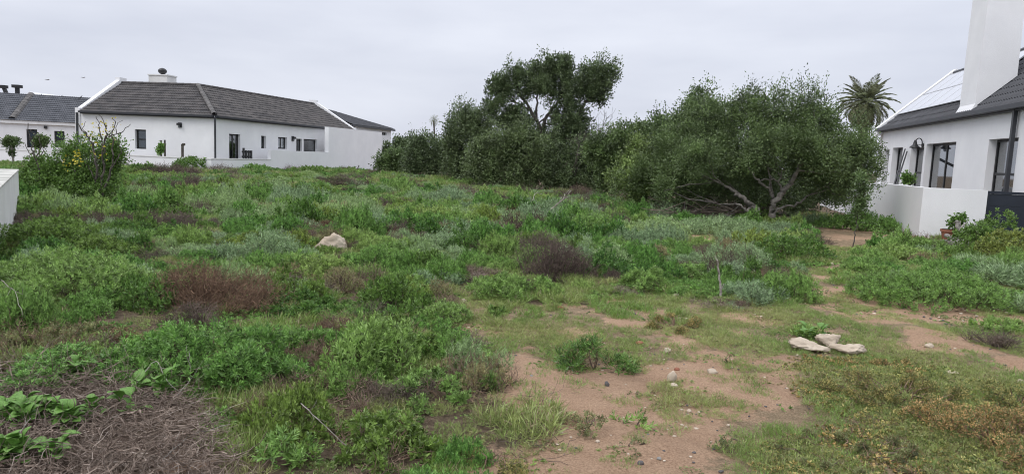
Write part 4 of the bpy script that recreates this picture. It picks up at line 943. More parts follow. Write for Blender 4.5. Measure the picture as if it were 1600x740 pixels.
mass('evergreen_tree', 'shaded evergreen directly behind the forked acacia trunk', (1200, 325), 23.5, [(1180, 290, 60, 34), (1240, 290, 60, 34), (1290, 295, 40, 30), (1130, 295, 50, 34), (1200, 318, 90, 14), (1310, 300, 22, 22)], 46500, 0.096, 0.0272, rc=.4)
# the tall open-crowned tree
tall = [(765, 142, 14, 20), (782, 135, 18, 20), (775, 160, 20, 16), (800, 122, 22, 20), (825, 112, 26, 20), (850, 108, 18, 16), (805, 150, 26, 20), (845, 135, 28, 24), (885, 112, 32, 22), (870, 140, 36, 28), (905, 138, 34, 26), (925, 118, 20, 18), (948, 112, 16, 18), (955, 130, 14, 16), (935, 145, 22, 14), (943, 158, 12, 8), (925, 150, 18, 12),
        (890, 165, 34, 22), (880, 190, 30, 26), (900, 200, 24, 26), (885, 220, 28, 24), (800, 178, 24, 14), (786, 190, 26, 14), (815, 195, 28, 22), (830, 215, 28, 24), (855, 225, 30, 18), (905, 230, 22, 22), (765, 172, 12, 10)]
tlimbs = [([(856, 296), (854, 262), (850, 232), (846, 205), (838, 188), (828, 172), (815, 150), (805, 128)], .24, .05), ([(846, 205), (855, 180), (872, 160), (885, 135), (888, 112)], .14, .04), ([(872, 258), (880, 225), (892, 190), (915, 160), (935, 140), (950, 125)], .15, .035),
          ([(838, 188), (815, 185), (795, 185), (780, 182)], .08, .03), ([(828, 172), (805, 160), (780, 148), (768, 140)], .08, .03), ([(842, 192), (860, 175), (860, 168)], .06, .02), ([(915, 160), (935, 155), (945, 156)], .05, .02), ([(868, 292), (872, 258)], .2, .15), ([(838, 188), (838, 160), (842, 135), (848, 112)], .09, .03)]
tree('tall_tree', 'tallest tree of the row, its open dark crown standing high against the sky', (858, 296), 34, tall, 84000, .115, .030, tlimbs, 'lf_tree_dark', 'bark_dark', rc=.36, tint=.25, nb=90, shell=.6, up=.5, nper=330)
# bare-branched dead tree beside it
dt = thing('bare_tree', at(905, 290, 31.5) * [1, 1, 0], 'leafless grey branching tree at right foot of the tallest tree', 'tree')
mb = MB(); RB = np.random.RandomState(3)
def fork(p, d, L, r, lev):
    n = 4; P = [p]
    for _ in range(n): d = unit(d + RB.randn(3) * .16 + np.array([.03, 0, .05])); p = p + d * L / n; P.append(p)
    mb.tube(np.array(P), np.linspace(r, r * .6, n + 1), 5 if lev > 1 else 4, caps=False)
    if lev > 0:
        for _ in range(3 if lev > 1 else 4):
            q = P[RB.randint(2, n + 1)]; fork(q, unit(d + RB.randn(3) * .55 + np.array([.1, 0, .08])), L * (.55 + .25 * RB.rand()), r * .55, lev - 1)
b0 = at(893, 292, 31.5)
for tx, ty in ((935, 190), (955, 195), (915, 215), (975, 200), (925, 235), (960, 235), (880, 250)):
    e = at(tx, ty, 31.5 + RB.randn() * .5); s = at(893 + RB.randn() * 8, 275, 31.3); fork(s, unit(e - s + np.array([0, 0, .2])), np.linalg.norm(e - s) * .5, .034, 3)
mb.tube([b0, at(893, 275, 31.4), at(895, 262, 31.5)], [.1, .08, .06], 6); mb.build('branches', M['bark_dark'], dt)
# palms
def palm(label, px, py, dist, fl, n, trunk_r, nleaf=34, name='palm_tree'):
    c = at(px, py, dist); t = thing(name, (c[0], c[1], 0), label, 'palm tree')
    P = np.array([[c[0] + .15 * math.sin(z * .5), c[1], z] for z in np.linspace(-.1, c[2] - fl * .05, 12)]); MB().tube(P, trunk_r * (1 + .1 * np.cos(np.arange(12) * 2.5)), 10).build('trunk', M['bark_dark'], t)
    meshes = []
    for v in range(3):      # frond: curved rib with two ranks of drooping leaflets
        s = np.linspace(0, 1, 14); droop = (.6, .9, 1.25)[v]
        ang = -s * droop * 1.3; xs = np.cumsum(np.cos(ang)) / 14 * fl; zs = np.cumsum(np.sin(ang)) / 14 * fl; rib = np.stack([xs, 0 * xs, zs], 1)
        m_ = MB(); m_.tube(rib, np.linspace(.03, .008, 14) * fl / 3, 4)
        k = nleaf; tt = np.linspace(.12, .99, k); pos = np.stack([np.interp(tt, s, rib[:, a]) for a in range(3)], 1)
        tang = unit(np.gradient(pos, axis=0)); P_, D_ = [], []
        for sgn in (-1, 1): P_.append(pos); D_.append(unit(tang * .75 + np.array([0, sgn * .75, 0]) + np.array([0, 0, -.15]) + RS.randn(k, 3) * .08))
        P_ = np.concatenate(P_); D_ = np.concatenate(D_); ll = fl * .24 * np.tile(np.sin(np.clip(tt * 1.05, 0, 1) * math.pi * .9 + .25) * .8 + .25, 2)
        V, Q = leafquads(P_, D_, ll, fl * .02, .05); m_.add(V, Q); meshes.append(m_.data('frond', M['frond']))
    for i in range(n):
        el = math.radians(85 - 125 * (i / n) ** .9); az = i * 2.39996
        link('frond', meshes[0 if el > .9 else (1 if el > 0.1 else 2)], t, (0, 0, c[2]), (0, -el, az), (.85 + .3 * RS.rand(),) * 3, tint=RS.rand() * .6)
    return t
palm('large date palm with arching fronds rising behind the right house roof', 1352, 162, 70, 2.9, 72, .42, 46)
palm('tiny distant palm poking above the dark trees left of centre', 678.5, 188, 120, 1.15, 30, .14, 18)
palm('palm crown half hidden behind trees right of the bare-branched tree', 966, 214, 60, 1.5, 26, .25, 22)
# ------------------------------------------------------------------ the flowering bush and bare branches on the left
yb = [(168, 232, 20, 14), (140, 238, 30, 18), (110, 248, 22, 12), (110, 268, 38, 22), (150, 262, 38, 28), (70, 275, 40, 22), (60, 268, 24, 10), (178, 248, 14, 18), (45, 290, 24, 18), (95, 290, 55, 18), (150, 290, 40, 16)]
yb += [(80, 300, 55, 20, -.2), (130, 305, 50, 16, -.3), (40, 300, 20, 18, -.2), (165, 300, 25, 16, -.2), (60, 262, 14, 10), (42, 275, 18, 16), (30, 290, 14, 14)]
fbush = tree('flowering_bush', 'yellow-flowering bush with grey bare branches behind the near white wall', (130, 322), 17.8, yb, 42000, .055, .02, [([(128, 322), (120, 290), (110, 260)], .05, .02), ([(140, 322), (150, 280), (160, 230)], .05, .02), ([(60, 322), (75, 285), (60, 265)], .04, .02), ([(100, 322), (60, 300), (45, 285)], .03, .015)], 'lf_deep', 'bark', rc=.22, tint=.25, nb=50, cat='bush', up=.4)
o_ = np.array(fbush.location); V_, Q_, _ = crown_geo([(165, 208, 22, 12, -.3), (130, 222, 34, 14, -.4), (115, 248, 20, 22, -.6), (165, 238, 18, 16, -.5), (95, 262, 24, 12, -.5)], 17.7, 150, .045, .032, .22, nper=10)
link('flowers', mesh_from('flowers', V_ - o_, Q_, M['flower']), fbush, tint=.3)['kind'] = 'stuff'
USED.append((o_[0], o_[1], 1.3))
bb = MB()
for pts, r0, r1 in (([(148, 320), (150, 285), (152, 255), (146, 230), (136, 212), (124, 196)], .06, .02), ([(150, 318), (158, 285), (160, 250), (163, 220), (168, 205), (163, 190), (152, 175)], .055, .012), ([(160, 250), (157, 215), (155, 195), (150, 182)], .03, .012), ([(155, 318), (170, 275), (178, 240), (174, 215), (180, 195), (176, 184)], .05, .012),
                   ([(172, 268), (185, 245), (190, 232), (184, 218)], .03, .01), ([(170, 214), (190, 207), (204, 194)], .03, .01), ([(182, 208), (182, 196), (192, 188)], .018, .007), ([(124, 196), (117, 192)], .018, .008), ([(136, 212), (130, 200), (134, 190)], .018, .007), ([(150, 285), (140, 262), (132, 248)], .03, .01), ([(163, 220), (170, 208), (165, 198)], .02, .008),
                   ([(60, 300), (58, 255), (50, 232), (46, 215), (44, 192)], .04, .012), ([(56, 245), (66, 225), (56, 210), (46, 202)], .025, .01), ([(58, 250), (44, 235), (36, 222)], .025, .01), ([(60, 245), (72, 232), (78, 215)], .025, .01)):
    limb(bb, pts, 17.4, r0 * .62, r1 * .6, 6, .02)
bb.build('bare_branches', M['bark_dark'], fbush)
# shaped tree with leaf pads behind the low wall, far left
tree('cloud_pruned_tree', 'small tree with flat rounded leaf pads before the grey-roofed house', (22, 262), 33, [(18, 222, 13, 4), (14, 224, 10, 4), (18, 239, 5, 2), (62, 223, 9, 7), (68, 221, 7, 6)], 5000, .10, .035, [([(22, 262), (20, 245), (18, 226)], .05, .03), ([(26, 262), (50, 240), (62, 228)], .05, .03)], 'lf_tree', 'bark', rc=.14, tint=.2, nb=10, nper=40)
tree('climber', 'green climbing plant on twin dark posts behind the low white wall', (250, 246), 37.2, [(250, 236, 4, 6), (252, 230, 3, 6)], 900, .10, .04, [([(250, 246), (250, 232)], .02, .01)], 'lf_green', rc=.12, nb=2, nper=30, cat='plant')
# ------------------------------------------------------------------ named shrubs of the field: foot (px,py), width, height as seen
S = place_shrub
S(322, 494, 250, 100, 'rust', 'large rust-brown dead bush among green scrub, left of centre', 'dead_bush', .1, 1.5, land='the large rust-brown dead bush', cat='bush')
S(862, 440, 132, 74, 'plum', 'dense dark plum-brown dead bush in the middle of the field', 'dead_bush', .1, 1.6, land='the dark plum-brown dead bush', cat='bush')
S(838, 402, 105, 50, 'plum', 'looser greyish brown bush just behind the dark plum-brown bush', 'dead_bush', .6, .9, cat='bush')
S(1173, 476, 104, 44, 'teal', 'compact blue-green bush at the edge of the clearing, beside a dead stick', 'shrub', .0, 1.25, land='the compact blue-green bush')
S(930, 588, 122, 60, 'spiky', 'lone spiky green bush standing on the bare sand in front', 'shrub', .1, 1.0, gaps=.05, twigs=.12, land='the lone bush on the sand')
S(1452, 482, 232, 66, 'green', 'broad spreading bright green bush between the sandy paths on the right', 'shrub', .35, 1.1, land='the broad bush between the sandy paths')
S(1350, 440, 120, 28, 'green', 'low bright green mound left behind the broad bush between the paths', 'shrub', .5, 1.0)
S(1400, 410, 150, 26, 'green', 'loose yellow-green growth between broad bush and the garden wall corner', 'shrub', .8, .8)
S(1235, 410, 104, 50, 'deep', 'dark rounded bush right of the forked acacia trunk', 'shrub', .2, 1.1)
S(1150, 426, 118, 52, 'teal', 'soft grey-green mound in front of the forked acacia trunk', 'shrub', .3, 1.1, twigs=.12)
S(1130, 370, 150, 32, 'teal', 'low feathery growth under the left limb of the acacia', 'shrub', .4, .9)
S(1030, 375, 90, 36, 'teal', 'pale green feathery bush in front of the yellow-green young acacia', 'shrub', .7, 1.0)
S(925, 372, 100, 40, 'green', 'green bush below the bleached fallen branch', 'shrub', .4, 1.0)
S(1200, 388, 90, 28, 'teal', 'grey-green low bush at the foot of the forked trunk', 'shrub', .5, 1.0)
S(1340, 362, 120, 34, 'green', 'tall grassy green strip before the left garden wall face', 'shrub', .2, 1.0)
S(1270, 352, 60, 24, 'teal', 'small feathery bush in the shade right of the acacia', 'shrub', .2, 1.0)
S(1540, 402, 96, 80, 'deep', 'dark leafy bush behind terracotta pot beside the navy gate', 'shrub', .3, 1.1, land='the leafy bush by the gate', depth=.6)
S(1568, 416, 90, 62, 'yellow', 'yellow-green glossy bush in front of the navy gate', 'shrub', .3, 1.2)
S(1596, 420, 40, 22, 'yellow', 'small yellow-green bush at the photo edge below the gate', 'shrub', .7, 1.0)
S(1505, 412, 90, 18, 'yellow', 'variegated low plants along the rockery edge', 'plant', .6, .8)
S(1590, 450, 110, 40, 'blades', 'strap-leaved grey-green clump at right edge behind the path', 'strap_plant', .2, .9, cat='plant')
S(1530, 426, 90, 22, 'blades', 'strap-leaved clump in front of the grey rockery stones', 'strap_plant', .4, .8, cat='plant')
S(1600, 492, 50, 30, 'blades', 'small strap-leaved clump cut off by right edge beside the path', 'strap_plant', .3, .8, cat='plant')
S(1565, 548, 110, 36, 'plum', 'flat brown dead mat at right edge between the paths', 'dead_mat', .5, .9, cat='bush')
S(1560, 520, 120, 22, 'green', 'low green fringe behind the flat brown mat at right edge', 'shrub', .6, .7)
S(1058, 520, 125, 28, 'rustlow', 'rusty low mat in the grassy middle of the clearing', 'low_mat', .3, 1.2, cat='plant', land='the rusty mat in the clearing')
S(918, 680, 112, 38, 'olive', 'dull olive mat of weeds on the sand in front', 'weed_mat', .3, .9, cat='plant', gaps=.1)
S(985, 672, 62, 32, 'green', 'bright green weed beside the olive mat on the sand', 'weed', .6, .35, cat='plant', gaps=.2)
S(985, 700, 44, 20, 'olive', 'small olive weed patch below the olive mat', 'weed', .1, .8, cat='plant')
S(1128, 706, 84, 34, 'olive', 'sparse olive weed on the sand near the bottom edge', 'weed', .1, .8, cat='plant', gaps=.12)
S(1145, 570, 24, 22, 'olive', 'small upright weed on the sand right of the pale stones', 'weed', .2, 1., cat='plant')
S(780, 495, 44, 16, 'deep', 'small dark shrub in the short grass left of the clearing', 'shrub', .3, 1.)
S(1240, 430, 40, 20, 'teal', 'small grey-green shrub at the start of the sandy path', 'shrub', .2, 1.)
S(1272, 530, 66, 26, 'green', 'leafy green plant just behind the pale rocks', 'plant', .7, .9, cat='plant')
# foreground left
S(330, 612, 300, 118, 'green', 'large lush bright green mound in the left foreground', 'shrub', .1, 1.25, land='the large lush green mound')
S(470, 560, 130, 56, 'green', 'lush green mound right of a dark twiggy hollow in the foreground', 'shrub', .2, 1.1)
S(610, 560, 170, 74, 'deep', 'green and brown twiggy mound at the left edge of the clearing', 'shrub', .5, .9, twigs=.22, land='the twiggy mound by the clearing')
S(545, 530, 90, 52, 'rust', 'reddish brown twig thicket on top of the twiggy mound', 'dead_bush', .5, .6, cat='bush')
S(430, 590, 150, 60, 'pale', 'dark twiggy hollow of bare stems between two green mounds', 'dead_bush', .8, .5, cat='bush')
S(500, 650, 230, 60, 'rust', 'pale brown tangle of dead grass-like twigs in the foreground', 'dead_bush', .7, .75, cat='bush', land='the brown tangle in the foreground')
S(700, 640, 190, 60, 'green', 'low bright green shrub spilling onto the sand in the foreground', 'shrub', .4, .8, gaps=.06, twigs=.1, land='the shrub spilling onto the sand')
S(780, 662, 90, 24, 'pale', 'dark bare twigs lying at the edge of the sand', 'dead_bush', .9, .12, cat='bush')
S(560, 745, 330, 100, 'deep', 'green and brown low scrub along the bottom edge, left of centre', 'shrub', .5, .8, gaps=.08, twigs=.16, land='the scrub at the bottom edge')
S(440, 735, 110, 70, 'green', 'bright green sprigs at the bottom edge beside the dead stems', 'shrub', .3, .6, gaps=.12)
S(760, 760, 150, 50, 'rustlow', 'brownish low mat at the bottom edge beside the sand', 'low_mat', .5, .9, cat='plant', twigs=.1)
S(90, 480, 330, 100, 'green', 'big pale green mound against left edge, beyond the foreground', 'shrub', .55, 1.1, land='the big pale green mound at left')
S(190, 455, 120, 46, 'teal', 'grey-green mound left of the rust-brown dead bush', 'shrub', .3, 1.1)
S(60, 555, 210, 60, 'olive', 'brownish green low scrub at the left edge, in front of the pale mound', 'shrub', .4, 1.2, twigs=.25)
S(190, 570, 150, 50, 'green', 'fresh green mound between edge scrub and the lush mound', 'shrub', .7, .9)
S(60, 400, 200, 62, 'deep', 'dark leafy scrub mound at the foot of the near white wall', 'shrub', .4, 1.1, land='the dark scrub by the near wall')
S(160, 412, 150, 50, 'deep', 'dark lumpy scrub mound right of the near wall scrub', 'shrub', .5, 1.1)
S(180, 360, 170, 30, 'plum', 'flat purple-brown dead scrub behind the dark leafy mounds', 'dead_bush', .2, 1.0, cat='bush')
S(60, 352, 90, 22, 'plum', 'flat brown dead scrub beside the right face of the near wall', 'dead_bush', .6, 1.0, cat='bush')
S(270, 380, 90, 28, 'green', 'small lumpy green shrub with brown gaps above the grey-green mound', 'shrub', .4, 1.)
S(530, 460, 105, 50, 'olive', 'brown-tipped olive bush in front of the cream boulder', 'shrub', .7, 1.1, twigs=.3)
S(400, 405, 90, 24, 'olive', 'olive and brown low bush left of the cream boulder', 'shrub', .6, 1., twigs=.3)
S(480, 392, 60, 24, 'green', 'green bush tucked against the left of the cream boulder', 'shrub', .4, 1.)
S(585, 388, 70, 26, 'green', 'green bush just right of the cream boulder', 'shrub', .4, 1.)
S(640, 418, 70, 28, 'green', 'bright green low mound right of and below the cream boulder', 'shrub', .5, 1.)
S(680, 452, 95, 30, 'teal', 'dark teal low mound left of the short grass', 'shrub', .0, 1.1)
S(800, 470, 150, 44, 'green', 'bright green spreading bush in front left of the dark plum-brown bush', 'shrub', .5, 1.0)
S(1010, 458, 100, 38, 'green', 'bright green bush between plum-brown bush and blue-green bush', 'shrub', .5, 1.0)
S(1015, 408, 60, 34, 'olive', 'rounded brown and green bush in the middle distance', 'shrub', .8, 1.1, twigs=.2)
S(950, 420, 90, 40, 'teal', 'pale feathery bush just right of the dark plum-brown bush', 'shrub', .6, 1.)
S(1075, 440, 90, 40, 'green', 'green bush left of the dead stick and blue-green bush', 'shrub', .4, 1., twigs=.08)
S(265, 276, 110, 20, 'plum', 'dark brown dead scrub at the foot of the low white wall', 'dead_bush', .3, 1.1, cat='bush')
S(300, 270, 52, 28, 'deep', 'round green bush before the low white wall corner', 'shrub', .2, 1.1)
S(345, 272, 60, 14, 'plum', 'thin brown scrub under the lowest stretch of white wall', 'dead_bush', .8, 1., cat='bush')
S(400, 270, 50, 12, 'green', 'low green bush at foot of the lowest white wall stretch', 'shrub', .2, 1.)
S(480, 272, 60, 12, 'deep', 'dark low bush at the foot of the middle white wall stretch', 'shrub', .3, 1.)
S(225, 272, 50, 16, 'deep', 'dark bush at wall foot right of the yellow-flowering bush', 'shrub', .2, 1.)
# bottom right low scrub
S(1400, 640, 260, 56, 'rustlow', 'rust and green low scrub below the pale rocks', 'low_mat', .45, 1.2, cat='plant', land='the rusty scrub at lower right')
S(1560, 720, 330, 90, 'rustlow', 'rusty orange low scrub filling the bottom right corner', 'low_mat', .0, 1.2, cat='plant')
S(1330, 745, 300, 60, 'olive', 'grey-green low scrub along the bottom edge right of the sand', 'low_mat', .3, 1.1, cat='plant', twigs=.06)
S(1590, 640, 120, 50, 'rustlow', 'olive-brown low scrub at right edge above the corner scrub', 'low_mat', .6, 1.1, cat='plant')
S(1410, 585, 110, 22, 'rustlow', 'small brown mat between pale rocks and the right path', 'low_mat', .1, 1.1, cat='plant')
S(1290, 600, 70, 16, 'olive', 'thin green weeds in front of the pale rocks', 'low_mat', .6, .7, cat='plant')
LAND += [(516, 380, 'the cream boulder'), (1295, 540, 'the pale rocks'), (870, 318, 'the bleached fallen branch'), (130, 300, 'the yellow-flowering bush'), (1480, 370, 'the terracotta pot'), (20, 300, 'the near white wall'), (445, 258, 'the middle white wall stretch'), (300, 262, 'the round bush by the low wall'), (440, 298, 'the small bare earth patch'), (555, 262, 'the tall blank wall')]
# ------------------------------------------------------------------ wild scrub filling the field
random.seed(11)
protos = {}
PC = {}
for kind, n_, dims, kw in (('green', 5, (.42, .42, .30), {}), ('deep', 4, (.42, .42, .30), {}), ('teal', 5, (.42, .42, .32), {}), ('olive', 3, (.4, .4, .2), dict(mix_twigs=.2)), ('plum', 4, (.42, .42, .30), {}), ('rust', 3, (.4, .4, .24), {}), ('pale', 2, (.4, .4, .22), dict(dens=.5))):
    protos[kind] = [shrub_mesh('scrub_mound', dims[0] * (.8 + .5 * RS.rand()), dims[1] * (.8 + .5 * RS.rand()), dims[2] * (.8 + .4 * RS.rand()), kind, kw.get('dens', .95), 1.12, mix_twigs=kw.get('mix_twigs', 0)) for _ in range(n_)]
    far = [shrub_mesh('scrub_mound', dims[0] * (.9 + .5 * RS.rand()), dims[1] * (.9 + .5 * RS.rand()), dims[2] * (.8 + .4 * RS.rand()), kind, kw.get('dens', .9), 2.0, mix_twigs=kw.get('mix_twigs', 0)) for _ in range(3)]
    protos[kind + '_far'] = far
pts = []
def fbm(x, y, s, o=0.): return mnoise.fractal((x * s + o, y * s - o, o * .37), 1.0, 2.0, 3)
y = 3.2
while y < 52:
    st = .36 if y < 12 else (.42 if y < 24 else .52)
    x = -y * .86 - 1
    while x < y * .86 + 1:
        pts.append((x + random.uniform(-.42, .42) * st, y + random.uniform(-.42, .42) * st)); x += st
    y += st
pts = np.array(pts); hz_ = hgt(pts[:, 0], pts[:, 1]); qx, qy = proj(np.c_[pts, hz_])
lim = np.interp(qx, [0, 330, 560, 600, 700, 800, 950, 1100, 1300, 1400], [36, 36.2, 50, 46, 38, 32, 27, 21, 19.5, 16.5])
ok = (pts[:, 1] < lim - .5) & (qx > -90) & (qx < 1690) & ~inpoly(qx, qy, OPEN) & ~((qx < 30) & (pts[:, 1] < 16) & (pts[:, 1] > 9.5) & (qx < 30))
LIT = [(-200, 600), (60, 592), (200, 590), (300, 635), (335, 690), (360, 760), (360, 1200), (-400, 1200)]      # the dead stem litter, bottom left
ok &= ~inpoly(qx, qy, LIT)
pts, hz_, qx, qy = pts[ok], hz_[ok], qx[ok], qy[ok]
for a_, b_, r_ in ((516, 425, .55), (490, 420, .45), (545, 420, .45), (516, 445, .3), (320, 512, .75), (240, 508, .55), (400, 508, .6), (320, 540, .4), (862, 450, .35), (516, 396, .42), (516, 410, .4), (500, 412, .3), (535, 412, .3), (1295, 548, .5), (1022, 420, .3), (1480, 382, .35), (1480, 396, .6), (1500, 396, .5), (1440, 392, .6), (1410, 385, .4), (1500, 392, .3), (1545, 416, .35), (860, 344, .5)):
    g_ = gp(a_, b_); USED.append((g_[0], g_[1], r_))
USEDA = np.array(USED)
REG = [  # species nudges by place: px, py, rx, ry, kind, strength
    (700, 300, 160, 14, 'plum', .38), (560, 290, 60, 8, 'plum', .3), (620, 330, 50, 12, 'plum', .4), (780, 320, 120, 14, 'plum', .35), (290, 300, 70, 10, 'plum', .3), (300, 340, 60, 10, 'plum', .35), (540, 330, 160, 40, 'teal', .18), (430, 310, 120, 30, 'teal', .12), (640, 380, 90, 20, 'teal', .15),
    (120, 380, 200, 40, 'deep', .5), (330, 330, 50, 10, 'plum', .3), (560, 440, 80, 20, 'teal', .2), (1000, 330, 60, 15, 'plum', .3), (1050, 400, 150, 40, 'teal', .2), (900, 340, 80, 12, 'plum', .3), (480, 420, 120, 20, 'green', .3), (470, 480, 80, 16, 'rust', .2), (960, 290, 100, 20, 'plum', .5),
    (230, 250, 120, 12, 'plum', .2), (1350, 400, 100, 30, 'green', .5), (480, 275, 160, 10, 'deep', .3), (60, 500, 160, 40, 'green', .2), (60, 560, 150, 30, 'olive', .35)]
KS = ['green', 'deep', 'teal', 'olive', 'plum', 'rust', 'pale']
items = []
for (x, yy), z, a, b in zip(pts, hz_, qx, qy):
    if len(USEDA) and np.any(np.hypot(USEDA[:, 0] - x, USEDA[:, 1] - yy) < USEDA[:, 2] * .78): continue
    sc = {'green': .25 + fbm(x, yy, .75, 3), 'deep': .02 + fbm(x, yy, .8, 9), 'teal': .07 + fbm(x, yy, .7, 17), 'olive': .0 + fbm(x, yy, 1.0, 29), 'plum': -.26 + fbm(x, yy, 1.0, 41), 'rust': -.28 + fbm(x, yy, 1.2, 53), 'pale': -.32 + fbm(x, yy, 1.2, 61)}
    for rx0, ry0, rx1, ry1, kd, st in REG:
        d = ((a - rx0) / rx1) ** 2 + ((b - ry0) / ry1) ** 2
        if d < 1.6: sc[kd] += st * (1.3 - d * .7)
    if yy < 9: sc['teal'] -= .22; sc['green'] += .12
    for k in sc: sc[k] += random.uniform(-.12, .12)
    kd = max(sc, key=sc.get)
    sm_ = float(sandmask(np.array([a]), np.array([b]))[0])
    if random.random() < sm_ * 1.1: continue
    big_ = .42 + .5 * random.random() ** 1.4 + .3 * fbm(x, yy, .9, 77)
    if random.random() < .2: continue
    sx = np.clip(big_ * (1.0 if yy < 12 else 1.15), .30, 1.2)
    items.append([x, yy, z - .015, kd, sx, sx * random.uniform(.6, 1.75) * (1.0 if kd != 'rust' else .8) * (1 if yy < 26 else .72), random.uniform(0, 6.28), float(np.clip(.35 + fbm(x, yy, .5, 91) + random.uniform(-.2, .2), 0, 1)), a, b])
# the mounds that show largest are objects of their own, named by the landmark they stand next to
WORDS = {'green': 'bright green scrub mound', 'deep': 'deep green scrub mound', 'teal': 'grey-green scrub mound', 'olive': 'olive brown-flecked scrub mound', 'plum': 'purple-brown dead scrub mound', 'rust': 'rust-brown dead scrub mound', 'pale': 'pale bare-stemmed scrub mound'}
inview = [i for i in items if -20 < i[8] < 1620 and i[9] < 780]
inview.sort(key=lambda i: -i[4] / i[1])
single = inview[:260]; sid = set(map(id, single)); rest = [i for i in items if id(i) not in sid]
rank = {}
single.sort(key=lambda i: i[1])
lab = []
for i in single:
    a, b = i[8], i[9] - 15
    k = min(range(len(LAND)), key=lambda j: math.hypot((LAND[j][0] - a), (LAND[j][1] - b) * 1.6)); dx, dy = a - LAND[k][0], b - LAND[k][1]
    side = ('left of' if dx < 0 else 'right of') if abs(dx) > 1.8 * abs(dy) else ('below' if dy > 0 else 'above')
    lab.append((i, k, side, math.hypot(dx, dy)))
groups = {}
for l in lab: groups.setdefault((l[0][3], l[1], l[2]), []).append(l)
ORD = ['nearest', 'second', 'third', 'fourth', 'fifth', 'sixth', 'seventh', 'eighth', 'ninth', 'tenth', 'eleventh', 'twelfth', 'thirteenth', 'fourteenth', 'fifteenth', 'sixteenth', 'seventeenth', 'eighteenth', 'nineteenth', 'twentieth']
for (kd, k, side), ls in groups.items():
    ls.sort(key=lambda l: l[3])
    for r_, l in enumerate(ls):
        i = l[0]; w_ = WORDS[kd]; nmk = LAND[k][2]
        if len(ls) == 1: label = f'{w_} just {side} {nmk}'
        else: label = f'{w_}, {ORD[min(r_, 19)]} one out {side} {nmk}'
        me = random.choice(protos[kd] if i[1] < 13 else protos[kd + '_far'])
        o = link('dead_scrub' if kd in ('plum', 'rust', 'pale') else 'scrub', me, None, i[:3], (0, 0, i[6]), (i[4], i[4], i[5]), tint=i[7])
        tag(o, label, 'shrub', 'wild scrub mounds in the field')
# instancing for what nobody could count
def gn_scatter(name, meshes, P, rot, scl, tint, label=None, category=None):
    """a vertex per plant; geometry nodes put one of `meshes` on each"""
    pc = bpy.data.collections.new(name + '_kinds')
    for k, me in enumerate(meshes):
        pc.objects.link(bpy.data.objects.new('kind_%d' % k, me))
    me = bpy.data.meshes.new(name); me.vertices.add(len(P)); me.vertices.foreach_set('co', np.asarray(P, np.float32).ravel())
    for an, ty, arr in (('rot', 'FLOAT_VECTOR', rot), ('scl', 'FLOAT_VECTOR', scl), ('tint', 'FLOAT', tint)):
        a = me.attributes.new(an, ty, 'POINT'); a.data.foreach_set('vector' if ty == 'FLOAT_VECTOR' else 'value', np.asarray(arr, np.float32).ravel())
    a = me.attributes.new('pick', 'INT', 'POINT'); a.data.foreach_set('value', RS.randint(0, len(meshes), len(P)).astype(np.int32))
    ob = bpy.data.objects.new(name, me); COL.objects.link(ob); ob['kind'] = 'stuff'
    if label: ob['label'] = label
    if category: ob['category'] = category
    g = bpy.data.node_groups.new(name, 'GeometryNodeTree')
    g.interface.new_socket('Geometry', in_out='INPUT', socket_type='NodeSocketGeometry'); g.interface.new_socket('Geometry', in_out='OUTPUT', socket_type='NodeSocketGeometry')
    gi = g.nodes.new('NodeGroupInput'); go_ = g.nodes.new('NodeGroupOutput')
    ci = g.nodes.new('GeometryNodeCollectionInfo'); ci.inputs['Collection'].default_value = pc; ci.inputs['Separate Children'].default_value = True; ci.inputs['Reset Children'].default_value = True
    ip = g.nodes.new('GeometryNodeInstanceOnPoints'); ip.inputs['Pick Instance'].default_value = True
    def att(n, ty):
        x = g.nodes.new('GeometryNodeInputNamedAttribute'); x.data_type = ty; x.inputs['Name'].default_value = n; return x.outputs['Attribute']
    g.links.new(gi.outputs[0], ip.inputs['Points']); g.links.new(ci.outputs[0], ip.inputs['Instance'])
    g.links.new(att('pick', 'INT'), ip.inputs['Instance Index']); g.links.new(att('rot', 'FLOAT_VECTOR'), ip.inputs['Rotation']); g.links.new(att('scl', 'FLOAT_VECTOR'), ip.inputs['Scale'])
    g.links.new(ip.outputs[0], go_.inputs[0])
    md = ob.modifiers.new('scatter', 'NODES'); md.node_group = g
    return ob
for kd in KS:
    for far_ in (False, True):
        L_ = [i for i in rest if i[3] == kd and (i[1] >= 13) == far_]
        if not L_: continue
        A_ = np.array([i[:3] for i in L_]); R_a = np.array([[0, 0, i[6]] for i in L_]); S_a = np.array([[i[4], i[4], i[5]] for i in L_])
        gn_scatter('wild_scrub', protos[kd + ('_far' if far_ else '')], A_, R_a, S_a, [i[7] for i in L_], WORDS[kd].replace(' mound', '') + (' covering the far part of the field' if far_ else ' filling gaps between the near mounds'), 'scrub')
# undergrowth: small leafy and grassy tufts everywhere between the shrubs and over the clearing
def patch(kind, r, hmul, dens, n=4, lod=1.0):
    res = []
    for _ in range(n):
        rr = r * (.8 + .5 * RS.rand()); den, m, Ll, Wd, sl_, ub, lm, _t = KIND[kind]
        k = int(rr * rr * 3.14 * den * dens); a = RS.rand(k) * 6.283; q = np.sqrt(RS.rand(k)) * rr * (.6 + .4 * np.abs(np.sin(a * 1.5 + RS.rand() * 6)))
        p = np.stack([np.cos(a) * q, np.sin(a) * q, RS.rand(k) * hmul * (1 - (q / rr) ** 2 * .7)], 1)
        P = np.repeat(p, m, 0); D = unit(RS.randn(len(P), 3) * .55 + np.array([0, 0, ub * .5 + .15])); D[:, 2] = np.abs(D[:, 2]); s = .6 + .6 * RS.rand(len(P))
        V, Q = leafquads(P, D, Ll * lod * s, Wd * lod * s, .1); res.append(mesh_from('ground_patch', V, Q, M[lm]))
    return res
